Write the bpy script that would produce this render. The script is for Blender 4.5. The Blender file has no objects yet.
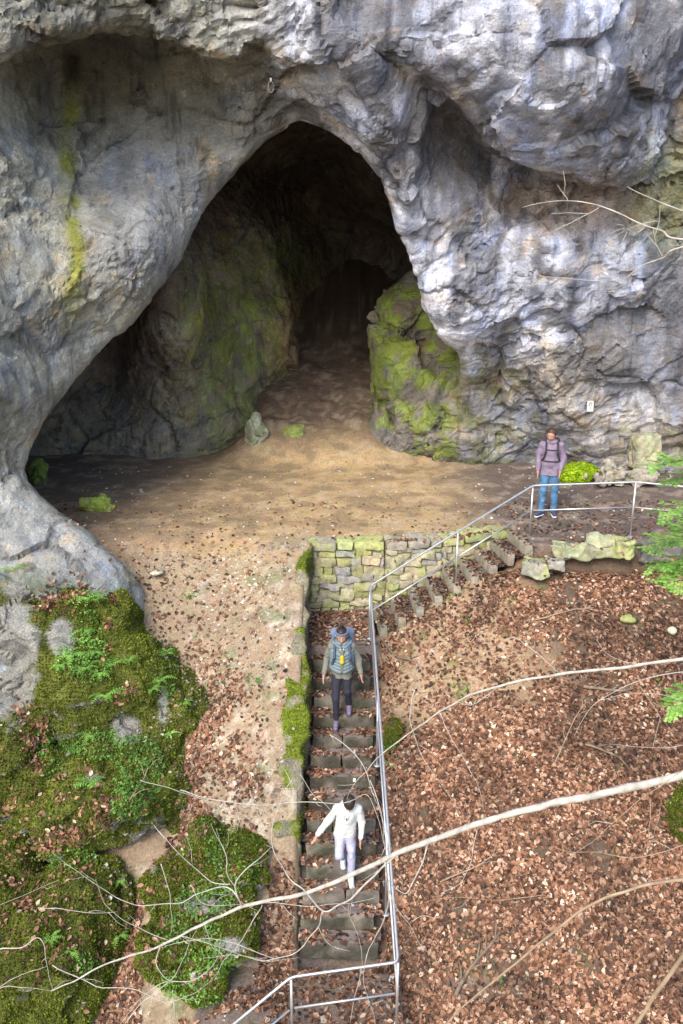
import bpy, math, random
import numpy as np
from mathutils import Vector, Matrix
random.seed(7); rng = np.random.default_rng(7)
sc = bpy.context.scene
COL = sc.collection
# ------------------------------------------------------------------ camera model
PITCH = math.radians(18.0); FPX = 900.0; CZ = 5.25
cp_, sp_ = math.cos(PITCH), math.sin(PITCH)
def proj(X, Y, Z):
    zc = Y*cp_ - (Z-CZ)*sp_
    v = Y*sp_ + (Z-CZ)*cp_
    zc = np.maximum(zc, .3)
    return 341.5 + FPX*X/zc, 512 - FPX*v/zc, zc
def at(px, py, D):
    a = PITCH + math.atan((py-512)/FPX)
    z = CZ - D*math.tan(a)
    zc = D*cp_ - (z-CZ)*sp_
    return Vector(((px-341.5)/FPX*zc, D, z))
# ------------------------------------------------------------------ helpers
def sstep(a, b, x):
    t = np.clip((x-a)/(b-a), 0, 1); return t*t*(3-2*t)
_tab = rng.random((32, 32, 32)).astype(np.float32)*2-1
def noise(P, f, off=0.0):
    q = P*f + off
    i = np.floor(q).astype(np.int32); t = (q-i).astype(np.float32); t = t*t*(3-2*t)
    i0 = i & 31; i1 = (i+1) & 31
    x0, y0, z0 = i0.T; x1, y1, z1 = i1.T; tx, ty, tz = t.T
    def L(a, b, w): return a+(b-a)*w
    return L(L(L(_tab[x0,y0,z0], _tab[x1,y0,z0], tx), L(_tab[x0,y1,z0], _tab[x1,y1,z0], tx), ty),
             L(L(_tab[x0,y0,z1], _tab[x1,y0,z1], tx), L(_tab[x0,y1,z1], _tab[x1,y1,z1], tx), ty), tz)
def fbm(P, f, n=3, off=0.0):
    s = 0; a = 1; t = 0
    for k in range(n):
        s = s + a*noise(P, f*(2.03**k), off+17.3*k); t += a; a *= .5
    return s/t
def smin(a, b, k):
    h = np.clip(.5+.5*(b-a)/k, 0, 1); return b+(a-b)*h - k*h*(1-h)
def smax(a, b, k): return -smin(-a, -b, k)
def mesh_from(name, V, Q, mat, parent=None, smooth=True, col=None, tri=False, mats=None, midx=None):
    V = np.asarray(V, dtype=np.float32); Q = np.asarray(Q, dtype=np.int32)
    n = 3 if tri else 4
    m = bpy.data.meshes.new(name)
    m.vertices.add(len(V)); m.vertices.foreach_set('co', V.ravel())
    m.loops.add(Q.size); m.loops.foreach_set('vertex_index', Q.ravel())
    m.polygons.add(len(Q)); m.polygons.foreach_set('loop_start', np.arange(len(Q), dtype=np.int32)*n)
    m.polygons.foreach_set('use_smooth', np.full(len(Q), smooth))
    m.update(calc_edges=True); m.validate()
    if col is not None:
        a = m.color_attributes.new('Col', 'FLOAT_COLOR', 'POINT')
        c = np.ones((len(V), 4), dtype=np.float32); c[:, :3] = col
        a.data.foreach_set('color', c.ravel())
    for mm in (mats or [mat]): m.materials.append(mm)
    if midx is not None: m.polygons.foreach_set('material_index', np.asarray(midx, dtype=np.int32))
    o = bpy.data.objects.new(name, m); COL.objects.link(o)
    if parent is not None: o.parent = parent
    return o
def tag(o, label=None, cat=None, group=None, kind=None):
    if label: o['label'] = label
    if cat: o['category'] = cat
    if group: o['group'] = group
    if kind: o['kind'] = kind
    return o
def empty(name, loc, label, cat, group=None, rz=0):
    o = bpy.data.objects.new(name, None); COL.objects.link(o); o.location = loc; o.rotation_euler = (0, 0, rz)
    o.empty_display_size = .2
    return tag(o, label, cat, group)
def surfnet(d, org, h):
    s = d < 0
    nx, ny, nz = d.shape
    cnt = np.zeros((nx-1, ny-1, nz-1), dtype=np.uint8)
    for a in (0, 1):
        for b in (0, 1):
            for c in (0, 1):
                cnt += s[a:nx-1+a, b:ny-1+b, c:nz-1+c]
    act = (cnt > 0) & (cnt < 8)
    I, J, K = np.nonzero(act)
    idx = np.full(act.shape, -1, dtype=np.int32); idx[I, J, K] = np.arange(len(I))
    cr = [(a, b, c) for a in (0, 1) for b in (0, 1) for c in (0, 1)]
    dv = {q: d[I+q[0], J+q[1], K+q[2]] for q in cr}
    acc = np.zeros((len(I), 3)); n = np.zeros(len(I))
    for q in cr:
        for ax in range(3):
            if q[ax] == 0:
                r = list(q); r[ax] = 1; r = tuple(r)
                da, db = dv[q], dv[r]
                m = (da < 0) != (db < 0)
                t = np.where(m, da/np.where(m, da-db, 1), 0)
                p = np.zeros((len(I), 3)); p[:] = q; p[:, ax] = t
                acc += p*m[:, None]; n += m
    V = (np.stack([I, J, K], 1) + acc/n[:, None])*h + np.asarray(org)
    Q = []
    for ax in range(3):
        A = [slice(1, -1)]*3; B = [slice(1, -1)]*3
        A[ax] = slice(0, -1); B[ax] = slice(1, None)
        sa = s[tuple(A)]; sb = s[tuple(B)]
        for fl, m in ((False, sa & ~sb), (True, ~sa & sb)):
            g = np.array(np.nonzero(m)); o1, o2 = [k for k in range(3) if k != ax]
            g[o1] += 1; g[o2] += 1
            def cell(u, v):
                h_ = g.copy(); h_[o1] -= u; h_[o2] -= v; return idx[h_[0], h_[1], h_[2]]
            q = np.stack([cell(1, 1), cell(0, 1), cell(0, 0), cell(1, 0)], 1)
            if fl != (ax == 1): q = q[:, ::-1]
            Q.append(q)
    Q = np.concatenate(Q); Q = Q[(Q >= 0).all(1)]
    return V, Q
def vnormals(V, Q):
    a, b, c, d = (V[Q[:, k]] for k in range(4))
    fn = np.cross(c-a, d-b)
    N = np.zeros_like(V)
    for k in range(4):
        for ax in range(3): N[:, ax] += np.bincount(Q[:, k], fn[:, ax], len(V))
    return N/np.maximum(np.linalg.norm(N, axis=1, keepdims=True), 1e-9)
def grid3(lo, hi, h):
    ax = [np.arange(lo[k], hi[k]+h, h, dtype=np.float32) for k in range(3)]
    return np.meshgrid(*ax, indexing='ij')
def close_border(d):
    for ax in range(3):
        sl = [slice(None)]*3
        for e in (0, -1):
            sl[ax] = e; d[tuple(sl)] = np.maximum(d[tuple(sl)], .05)
    return d
def rbf(pts, xs, ys, s=300.0):
    p = np.array(pts, float); xy = p[:, :2]/s; v = p[:, 2]
    def phi(r2): return .5*r2*np.log(np.maximum(r2, 1e-12))
    n = len(p); r2 = ((xy[:, None]-xy[None])**2).sum(-1)
    A = np.zeros((n+3, n+3)); A[:n, :n] = phi(r2)+np.eye(n)*2e-4
    Pm = np.c_[np.ones(n), xy]; A[:n, n:] = Pm; A[n:, :n] = Pm.T
    w = np.linalg.solve(A, np.r_[v, 0, 0, 0])
    G = np.stack(np.meshgrid(xs/s, ys/s, indexing='ij'), -1)
    out = w[n]+w[n+1]*G[..., 0]+w[n+2]*G[..., 1]
    for k in range(n):
        out += w[k]*phi(((G-xy[k])**2).sum(-1))
    return out
class Map:
    def __init__(s, pts, x=(-300, 1000), y=(-220, 760), st=8):
        s.x0, s.y0, s.st = x[0], y[0], st
        s.g = rbf(pts, np.arange(x[0], x[1]+st, st), np.arange(y[0], y[1]+st, st)).astype(np.float32)
    def __call__(s, px, py):
        u = np.clip((px-s.x0)/s.st, 0, s.g.shape[0]-1.001); v = np.clip((py-s.y0)/s.st, 0, s.g.shape[1]-1.001)
        i = u.astype(np.int32); j = v.astype(np.int32); a = u-i; b = v-j; g = s.g
        return (g[i, j]*(1-a)+g[i+1, j]*a)*(1-b)+(g[i, j+1]*(1-a)+g[i+1, j+1]*a)*b
def polysd_map(poly, x=(-300, 1000), y=(-220, 760), st=4):
    xs = np.arange(x[0], x[1]+st, st); ys = np.arange(y[0], y[1]+st, st)
    X, Y = np.meshgrid(xs, ys, indexing='ij')
    m = Map.__new__(Map); m.x0, m.y0, m.st = x[0], y[0], st
    m.g = polysd(poly, X, Y).astype(np.float32); return m
def polysd(poly, X, Y):
    d2 = np.full(X.shape, 1e12); ins = np.zeros(X.shape, bool); n = len(poly)
    for k in range(n):
        ax, ay = poly[k]; bx, by = poly[(k+1) % n]
        ex, ey = bx-ax, by-ay
        t = np.clip(((X-ax)*ex+(Y-ay)*ey)/(ex*ex+ey*ey+1e-9), 0, 1)
        d2 = np.minimum(d2, (X-ax-t*ex)**2+(Y-ay-t*ey)**2)
        if ay != by:
            c = (ay > Y) != (by > Y)
            ins ^= c & (X < (bx-ax)*(Y-ay)/(by-ay)+ax)
    d = np.sqrt(d2); return np.where(ins, -d, d)
def tube_mesh(paths, sides=6):
    """paths: list of [(point, radius)...] -> V,Q of closed tapered tubes"""
    Vs, Qs, n0 = [], [], 0
    for path in paths:
        P = np.array([list(p) for p, r in path], float); R = np.array([r for p, r in path])
        n = len(P)
        T = np.gradient(P, axis=0); T /= np.maximum(np.linalg.norm(T, axis=1, keepdims=True), 1e-9)
        up = np.array([0, 0, 1.]) if abs(T[0][2]) < .9 else np.array([1., 0, 0])
        u = np.cross(T[0], up); u /= np.linalg.norm(u)
        ang = np.arange(sides)*2*np.pi/sides
        V = np.zeros((n, sides, 3))
        for i in range(n):
            u = u - T[i]*u.dot(T[i]); u /= np.linalg.norm(u); w = np.cross(T[i], u)
            V[i] = P[i]+R[i]*(np.cos(ang)[:, None]*u+np.sin(ang)[:, None]*w)
        idx = np.arange(n*sides).reshape(n, sides)+n0
        a = idx[:-1]; b = idx[1:]
        Qs.append(np.stack([a, np.roll(a, -1, 1), np.roll(b, -1, 1), b], -1).reshape(-1, 4))
        Vs.append(V.reshape(-1, 3)); n0 += n*sides
        for e, fl in ((0, True), (n-1, False)):    # caps
            c = n0; Vs.append(P[e:e+1]); n0 += 1
            r = idx[e]
            for k in range(0, sides, 2):
                q = [c, r[k], r[(k+1) % sides], r[(k+2) % sides]]
                Qs.append(np.array([q[::-1] if fl else q]))
    return np.concatenate(Vs), np.concatenate(Qs)
def catmull(pts, rad, n=6):
    """smooth path through pts (Vectors) with radii"""
    out = []; m = len(pts)
    for i in range(m-1):
        p0 = pts[max(i-1, 0)]; p1 = pts[i]; p2 = pts[i+1]; p3 = pts[min(i+2, m-1)]
        for k in range(n):
            t = k/n
            p = .5*((2*p1)+(p2-p0)*t+(2*p0-5*p1+4*p2-p3)*t*t+(3*p1-p0-3*p2+p3)*t**3)
            out.append((p, rad[i]+(rad[i+1]-rad[i])*t))
    out.append((pts[-1], rad[-1])); return out
def cells(P, f, seed=0, cracks=True):
    """planar facets: every jittered cell carries its own tilted plane; returns height and distance to the cell border"""
    q = P*f+seed*5.37; i0 = np.floor(q).astype(np.int32); n = len(P)
    b1 = np.full(n, 9.); b2 = np.full(n, 9.); best = np.zeros((n, 3)); bid = np.zeros((n, 3), np.int32)
    for dx in (-1, 0, 1):
        for dy in (-1, 0, 1):
            for dz in (-1, 0, 1):
                c = i0+np.array([dx, dy, dz]); k = c & 31
                j = np.stack([_tab[k[:, 0], k[:, 1], k[:, 2]], _tab[k[:, 1], k[:, 2], k[:, 0]], _tab[k[:, 2], k[:, 0], k[:, 1]]], 1)*.42+.5
                s = c+j; dd = ((q-s)**2).sum(1); m = dd < b1
                b2 = np.where(m, b1, np.minimum(b2, dd)); b1 = np.where(m, dd, b1); best[m] = s[m]; bid[m] = k[m]
    g = np.stack([_tab[bid[:, 0], (bid[:, 1]+7) & 31, bid[:, 2]], _tab[(bid[:, 0]+3) & 31, bid[:, 1], bid[:, 2]], _tab[bid[:, 0], bid[:, 1], (bid[:, 2]+11) & 31]], 1)
    hgt = ((q-best)*g).sum(1)*1.1+.35*_tab[(bid[:, 0]+5) & 31, (bid[:, 1]+9) & 31, bid[:, 2]]
    return hgt, np.sqrt(b2)-np.sqrt(b1)
# ------------------------------------------------------------------ materials
def newmat(name):
    m = bpy.data.materials.new(name); m.use_nodes = True
    nt = m.node_tree; b = nt.nodes['Principled BSDF']; return m, nt, b
def N(nt, t, **kw):
    n = nt.nodes.new(t)
    for k, v in kw.items():
        if k.startswith('i_'): n.inputs[int(k[2:]) if k[2:].isdigit() else k[2:].replace('_', ' ')].default_value = v
        else: setattr(n, k, v)
    return n
def simple(name, c, rough=.8, metal=0, var=.15, scale=20, bump=.0):
    m, nt, b = newmat(name)
    tc = N(nt, 'ShaderNodeTexCoord'); nz = N(nt, 'ShaderNodeTexNoise'); nz.inputs['Scale'].default_value = scale; nz.inputs['Detail'].default_value = 5
    nt.links.new(tc.outputs['Object'], nz.inputs['Vector'])
    mr = N(nt, 'ShaderNodeMapRange'); mr.inputs[1].default_value = .3; mr.inputs[2].default_value = .7
    mr.inputs[3].default_value = 1-var; mr.inputs[4].default_value = 1+var
    nt.links.new(nz.outputs[0], mr.inputs[0])
    mx = N(nt, 'ShaderNodeVectorMath', operation='SCALE'); mx.inputs[0].default_value = c
    nt.links.new(mr.outputs[0], mx.inputs['Scale']); nt.links.new(mx.outputs[0], b.inputs['Base Color'])
    b.inputs['Roughness'].default_value = rough; b.inputs['Metallic'].default_value = metal
    b.inputs['Specular IOR Level'].default_value = .3
    if bump:
        bp = N(nt, 'ShaderNodeBump'); bp.inputs['Strength'].default_value = bump; bp.inputs['Distance'].default_value = .01
        nt.links.new(nz.outputs[0], bp.inputs['Height']); nt.links.new(bp.outputs[0], b.inputs['Normal'])
    return m
def vcol(name, layers, rough=.9, spec=.2, bumps=(), contrast=(.75, 1.25), cscale=9, crack=0, hue=0.0):
    """base colour = vertex colour modulated by fine procedural noise, several bump layers"""
    m, nt, b = newmat(name)
    tc = N(nt, 'ShaderNodeTexCoord'); at_ = N(nt, 'ShaderNodeAttribute'); at_.attribute_name = 'Col'
    cur = at_.outputs['Color']
    for k, (sc_, lo, hi) in enumerate(layers):
        nz = N(nt, 'ShaderNodeTexNoise'); nz.inputs['Scale'].default_value = sc_; nz.inputs['Detail'].default_value = 6; nz.inputs['Roughness'].default_value = .65
        nt.links.new(tc.outputs['Object'], nz.inputs['Vector'])
        mr = N(nt, 'ShaderNodeMapRange'); mr.inputs[1].default_value = .32; mr.inputs[2].default_value = .68
        mr.inputs[3].default_value = lo; mr.inputs[4].default_value = hi
        nt.links.new(nz.outputs[0], mr.inputs[0])
        mx = N(nt, 'ShaderNodeVectorMath', operation='SCALE')
        nt.links.new(cur, mx.inputs[0]); nt.links.new(mr.outputs[0], mx.inputs['Scale']); cur = mx.outputs[0]
    if hue:
        nz = N(nt, 'ShaderNodeTexNoise'); nz.inputs['Scale'].default_value = 3.1; nz.inputs['Detail'].default_value = 5
        nt.links.new(tc.outputs['Object'], nz.inputs['Vector'])
        mxc = N(nt, 'ShaderNodeMix', data_type='RGBA', blend_type='MULTIPLY'); mxc.inputs[0].default_value = hue
        nt.links.new(cur, mxc.inputs[6])
        s1 = N(nt, 'ShaderNodeVectorMath', operation='MULTIPLY_ADD'); s1.inputs[1].default_value = (1.6, 1.6, 1.6); s1.inputs[2].default_value = (.2, .2, .2)
        nt.links.new(nz.outputs[1], s1.inputs[0]); nt.links.new(s1.outputs[0], mxc.inputs[7]); cur = mxc.outputs[2]
    nt.links.new(cur, b.inputs['Base Color'])
    prev = None
    for (kind, sc_, st, dist) in bumps:
        if kind == 'n':
            t = N(nt, 'ShaderNodeTexNoise'); t.inputs['Detail'].default_value = 8; t.inputs['Roughness'].default_value = .62; out = t.outputs[0]
        else:
            t = N(nt, 'ShaderNodeTexVoronoi', feature='F1' if kind == 'v' else 'DISTANCE_TO_EDGE'); out = t.outputs['Distance']
        t.inputs['Scale'].default_value = sc_
        if kind in 've':
            wn = N(nt, 'ShaderNodeTexNoise'); wn.inputs['Scale'].default_value = sc_*.8; wn.inputs['Detail'].default_value = 3
            nt.links.new(tc.outputs['Object'], wn.inputs['Vector'])
            ad = N(nt, 'ShaderNodeVectorMath', operation='MULTIPLY_ADD'); ad.inputs[1].default_value = (.5,)*3
            nt.links.new(wn.outputs[1], ad.inputs[0]); nt.links.new(tc.outputs['Object'], ad.inputs[2]); nt.links.new(ad.outputs[0], t.inputs['Vector'])
            if kind == 'e':
                mn = N(nt, 'ShaderNodeMath', operation='MINIMUM'); mn.inputs[1].default_value = .06; nt.links.new(out, mn.inputs[0]); out = mn.outputs[0]
        else: nt.links.new(tc.outputs['Object'], t.inputs['Vector'])
        bp = N(nt, 'ShaderNodeBump'); bp.inputs['Strength'].default_value = st; bp.inputs['Distance'].default_value = dist
        nt.links.new(out, bp.inputs['Height'])
        if prev: nt.links.new(prev, bp.inputs['Normal'])
        prev = bp.outputs[0]
    if prev: nt.links.new(prev, b.inputs['Normal'])
    b.inputs['Roughness'].default_value = rough; b.inputs['Specular IOR Level'].default_value = spec
    return m
def rock_shader():
    m, nt, b = newmat('limestone'); L = nt.links.new
    tc = N(nt, 'ShaderNodeTexCoord'); at_ = N(nt, 'ShaderNodeAttribute'); at_.attribute_name = 'Col'
    def noi(sc_, det=6, ro=.65, map_=None, dist=0):
        n = N(nt, 'ShaderNodeTexNoise'); n.inputs['Scale'].default_value = sc_; n.inputs['Detail'].default_value = det; n.inputs['Roughness'].default_value = ro; n.inputs['Distortion'].default_value = dist
        if map_:
            mp = N(nt, 'ShaderNodeMapping'); mp.inputs['Scale'].default_value = map_; mp.inputs['Rotation'].default_value = (0, .12, 0); L(tc.outputs['Object'], mp.inputs['Vector']); L(mp.outputs[0], n.inputs['Vector'])
        else: L(tc.outputs['Object'], n.inputs['Vector'])
        return n.outputs[0]
    def rng_(x, a, b_, c=0, d=1):
        r = N(nt, 'ShaderNodeMapRange'); r.inputs[1].default_value = a; r.inputs[2].default_value = b_; r.inputs[3].default_value = c; r.inputs[4].default_value = d; L(x, r.inputs[0]); return r.outputs[0]
    def mulv(v, f):
        s = N(nt, 'ShaderNodeVectorMath', operation='SCALE'); L(v, s.inputs[0]); L(f, s.inputs['Scale']); return s.outputs[0]
    def mixc(v, c, f):
        x = N(nt, 'ShaderNodeMix', data_type='RGBA'); L(f, x.inputs[0]); L(v, x.inputs[6]); x.inputs[7].default_value = (*c, 1); return x.outputs[2]
    def tint(v, c, f):
        x = N(nt, 'ShaderNodeMix', data_type='RGBA', blend_type='MULTIPLY'); L(f, x.inputs[0]); L(v, x.inputs[6]); x.inputs[7].default_value = (*c, 1); return x.outputs[2]
    cur = at_.outputs['Color']
    big = noi(1.1, 8, .7, dist=.4); cur = mulv(cur, rng_(big, .36, .64, .66, 1.38))
    cur = tint(cur, (1.25, .98, .66), rng_(noi(1.7, 7, .7), .54, .66, 0, .75))
    cur = tint(cur, (.78, .88, 1.12), rng_(noi(2.3, 6, .65, (1, 1, .35)), .52, .64, 0, .8))
    cur = tint(cur, (.42, .42, .44), rng_(noi(2.6, 9, .7, (1.6, 1.6, .20)), .53, .63, 0, .85))     # vertical dark runs
    fl = noi(5.5, 9, .75, (1, 1, 1.4), .5); cur = tint(cur, (1.55, 1.52, 1.5), rng_(fl, .57, .63, 0, .75))                 # fresh pale flakes
    cur = tint(cur, (.38, .36, .34), rng_(noi(7.5, 9, .75, (1, 1, 1.9), .8), .60, .68, 0, .85))                               # pits and cracks
    cur = tint(cur, (1.5, 1.5, 1.52), rng_(noi(13, 8, .8, (1, 1, 1.5), .6), .55, .62, 0, .6)); cur = tint(cur, (.45, .44, .42), rng_(noi(17, 8, .8, (1, 1, 1.6), .6), .57, .65, 0, .8))
    cur = mulv(cur, rng_(noi(45, 5, .8), .3, .7, .66, 1.34))
    L(cur, b.inputs['Base Color'])
    prev = None
    for (x, st, dist) in ((noi(1.8, 9, .6, (1, 1, 1.5), .3), .9, .22), (fl, .9, .07), (noi(16, 7, .7), .9, .03), (noi(60, 4, .7), .6, .008)):
        bp = N(nt, 'ShaderNodeBump'); bp.inputs['Strength'].default_value = st; bp.inputs['Distance'].default_value = dist; L(x, bp.inputs['Height'])
        if prev: L(prev, bp.inputs['Normal'])
        prev = bp.outputs[0]
    L(prev, b.inputs['Normal']); b.inputs['Roughness'].default_value = .8; b.inputs['Specular IOR Level'].default_value = .3
    return m
M_ROCK = rock_shader()
M_MOSSROCK = vcol('mossy_rock', [(6, .75, 1.25), (40, .55, 1.45), (120, .7, 1.3)], rough=.95, spec=.1, hue=.15,
              bumps=[('n', 5, .7, .05), ('n', 30, 1, .03), ('n', 110, 1, .012)])
M_GROUND = vcol('soil', [(3, .85, 1.15), (25, .75, 1.25), (90, .7, 1.3)], rough=.95, spec=.15, hue=.15,
              bumps=[('n', 4, .6, .05), ('n', 26, .8, .02), ('n', 90, .8, .008)])
M_STONE = vcol('stone_blocks', [(12, .75, 1.25), (60, .75, 1.25)], rough=.9, spec=.2, hue=.2,
              bumps=[('n', 14, .8, .02), ('n', 60, .8, .008)])
def islandmat(name, cols, rough=.7, spec=.25, trans=0.0):
    m, nt, b = newmat(name)
    g = N(nt, 'ShaderNodeNewGeometry'); r = N(nt, 'ShaderNodeValToRGB'); r.color_ramp.interpolation = 'LINEAR'
    e = r.color_ramp.elements
    while len(e) < len(cols): e.new(.5)
    for k, (p, c) in enumerate(cols): e[k].position = p; e[k].color = (*c, 1)
    nt.links.new(g.outputs['Random Per Island'], r.inputs[0])
    nz = N(nt, 'ShaderNodeTexNoise'); nz.inputs['Scale'].default_value = .9; nz.inputs['Detail'].default_value = 6
    tc = N(nt, 'ShaderNodeTexCoord'); nt.links.new(tc.outputs['Object'], nz.inputs['Vector'])
    mr = N(nt, 'ShaderNodeMapRange'); mr.inputs[1].default_value = .35; mr.inputs[2].default_value = .65; mr.inputs[3].default_value = .55; mr.inputs[4].default_value = 1.22
    nt.links.new(nz.outputs[0], mr.inputs[0])
    mx = N(nt, 'ShaderNodeVectorMath', operation='SCALE'); nt.links.new(r.outputs[0], mx.inputs[0]); nt.links.new(mr.outputs[0], mx.inputs['Scale'])
    nt.links.new(mx.outputs[0], b.inputs['Base Color']); b.inputs['Roughness'].default_value = rough; b.inputs['Specular IOR Level'].default_value = spec
    if trans:
        tr = N(nt, 'ShaderNodeBsdfTranslucent'); nt.links.new(mx.outputs[0], tr.inputs[0])
        ms = N(nt, 'ShaderNodeMixShader'); ms.inputs[0].default_value = trans
        nt.links.new(b.outputs[0], ms.inputs[1]); nt.links.new(tr.outputs[0], ms.inputs[2])
        nt.links.new(ms.outputs[0], nt.nodes['Material Output'].inputs['Surface'])
    return m
M_LEAF = islandmat('fallen_leaves', [(0, (.028, .016, .011)), (.28, (.085, .040, .022)), (.55, (.18, .083, .044)), (.8, (.28, .145, .082)), (.95, (.40, .25, .165)), (1, (.52, .42, .31))], rough=.55)
M_MOSS = islandmat('moss_tufts', [(0, (.06, .085, .010)), (.5, (.13, .17, .018)), (.9, (.22, .26, .035)), (1, (.30, .31, .08))], rough=.95, spec=.05, trans=.25)
M_FERN = islandmat('green_leaves', [(0, (.07, .17, .03)), (.6, (.14, .30, .05)), (1, (.24, .42, .09))], rough=.6, trans=.35)
M_LIME = islandmat('young_leaves', [(0, (.16, .36, .06)), (.6, (.28, .55, .10)), (1, (.42, .68, .18))], rough=.6, trans=.4)
M_PEBBLE = islandmat('pebbles', [(0, (.16, .13, .10)), (.6, (.33, .28, .22)), (1, (.6, .56, .5))], rough=.85)
M_STEEL = simple('galvanised_steel', (.50, .51, .52), rough=.42, metal=.75, var=.12, scale=8)
M_BARK = simple('pale_bark', (.36, .34, .295), rough=.8, var=.3, scale=14, bump=.5)
M_TWIG = simple('brown_twig', (.27, .20, .13), rough=.85, var=.3, scale=9, bump=.4)
M_DEAD = simple('rotten_wood', (.16, .12, .085), rough=.9, var=.4, scale=12, bump=.6)
# ------------------------------------------------------------------ terrain
def wall_y(X):   # back wall line of the stair well
    return np.interp(X, [-.6, -.45, 1.7, 2.96, 3.3], [14.35, 14.35, 14.62, 15.12, 15.2])
def front_y(X):  # front ends of the upper steps
    return np.interp(X, [.6, 3.12], [13.3, 14.32])
def terrain(X, Y):
    X, Y = np.broadcast_arrays(np.asarray(X, float), np.asarray(Y, float))
    P = np.stack([X, Y, X*0], -1).reshape(-1, 3)
    n1 = fbm(P, .5, 3).reshape(X.shape); n2 = fbm(P, 2.3, 3, 5).reshape(X.shape)
    # left slope with a soft shoulder
    sh_ = sstep(-.75, -2.2, X); t = 14.35+1.0*sh_-Y; sf_ = .6+.55*sh_; left = -.74*(np.sqrt(np.maximum(t, 0)**2+sf_**2)-sf_)*(t > 0)
    low = np.maximum(10.3-Y, 0); left = left+.09*low
    wl_ = sstep(10.6, 9.8, Y)*sstep(-2.4, -.8, X); left = left*(1-wl_)+np.maximum(-1.2-.63*(13.1-Y), -3.73+.03*n2)*wl_
    left = left + .12*n1*sstep(14.3, 12, Y) + .035*n2*sstep(14.35, 13.8, Y)
    left = left - .55*sstep(-1.4, -4.5, X)*sstep(14, 11.5, Y)
    # right slope
    Xc = np.clip(X, .6, 3.12)
    right = -1.2+1.2*(Xc-.6)/2.52-.06-.62*(front_y(Xc)-Y)+(.14*n1+.06*n2)*sstep(0, .5, front_y(Xc)-Y)
    right = np.minimum(right, -.12-.10*sstep(14.1, 14.35, -Y)+.02*n2 - .3*sstep(14.45, 14.2, Y))
    right = np.where(Y > 14.38, 0+.02*n2, right)
    # cave floor and terrace
    flat = .025*n2+.02*n1
    cav = sstep(19.3, 21.6, Y+.5*n1)*.85*sstep(-3.2, -1.6, X)*sstep(3.6, 2.2, X) + np.maximum(Y-21.3, 0)*.35 + .12*n2*sstep(19.6, 21, Y)*sstep(-3.5, -1.5, X)
    terr = flat+cav
    zl = np.where(Y > 15.4, terr, np.where(Y > 14.35, flat, 0)+np.minimum(left, 0)*(1+0*Y))
    zr = np.where(Y > 14.38, terr, right)
    w = sstep(-.62, .62, X)
    z = np.where(X < -.55, zl, np.where(X > .62, zr, left*(1-w)+right*w))
    # stair corridor
    zs = -1.2-.63*(13.3-Y)-.22
    cor = (X > -.62) & (X < .62) & (Y < 14.5)
    zs2 = np.where(Y > 13.0, -1.22, np.where(Y < 9.0, -3.76, zs))
    z = np.where(cor & (Y > 6.2), zs2 + .01*n2, z)
    # upper flight
    up = (X >= .55) & (X < 3.12) & (Y > front_y(X)+.10) & (Y < wall_y(X)+.15)
    z = np.where(up, -1.2+1.2*(X-.6)/2.5-.3, z)
    z = np.where((X > -.56) & (X < 3.12) & (Y >= np.where(X < .62, 14.5, wall_y(X)+.15)), terr, z)
    # bottom landing and steps going down to the left
    bl = (Y < 9.0) & (Y > 6.4) & (X > -.68) & (X < .72)
    z = np.where(bl, -3.76+.012*n2, z)
    ls = (Y < 8.36) & (Y > 6.4) & (X <= -.68)
    z = np.where(ls, np.minimum(z, -3.76-np.floor(np.clip((-.68-X)/.27, 0, 40)+1)*.16-.02), z)
    z = np.where(Y < 6.4, np.minimum(z, -3.9-.5*(6.4-Y)), z)
    z = np.maximum(z, -14+.3*n1)
    # side hills behind and beside the cliff
    z = z + np.maximum(np.abs(X)-9.5, 0)*.55*sstep(12, 17, Y)*(np.abs(X) < 60) + 28*(np.abs(X) >= 60)*sstep(12, 17, Y)
    z = z + np.clip(Y-33, 0, 30)*.35
    return z
def ax_coords(lo, hi, h, far):
    a = np.arange(lo, hi+h/2, h); ext = []; s = h; p = hi
    while p < far: s *= 1.35; p += s; ext.append(p)
    b = []; s = h; p = lo
    while p > -far: s *= 1.35; p -= s; b.append(p)
    return np.array(b[::-1]+list(a)+ext)
gx = ax_coords(-8, 9, .06, 400); gy = ax_coords(6, 24, .06, 400)
GX, GY = np.meshgrid(gx, gy, indexing='ij'); GZ = terrain(GX, GY)
TV = np.stack([GX, GY, GZ], -1).reshape(-1, 3)
ii = np.arange(len(gx)*len(gy)).reshape(len(gx), len(gy))
TQ = np.stack([ii[:-1, :-1], ii[1:, :-1], ii[1:, 1:], ii[:-1, 1:]], -1).reshape(-1, 4)
def mix(a, b, w): return a*(1-w[:, None])+np.asarray(b, float)*w[:, None]
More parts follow.
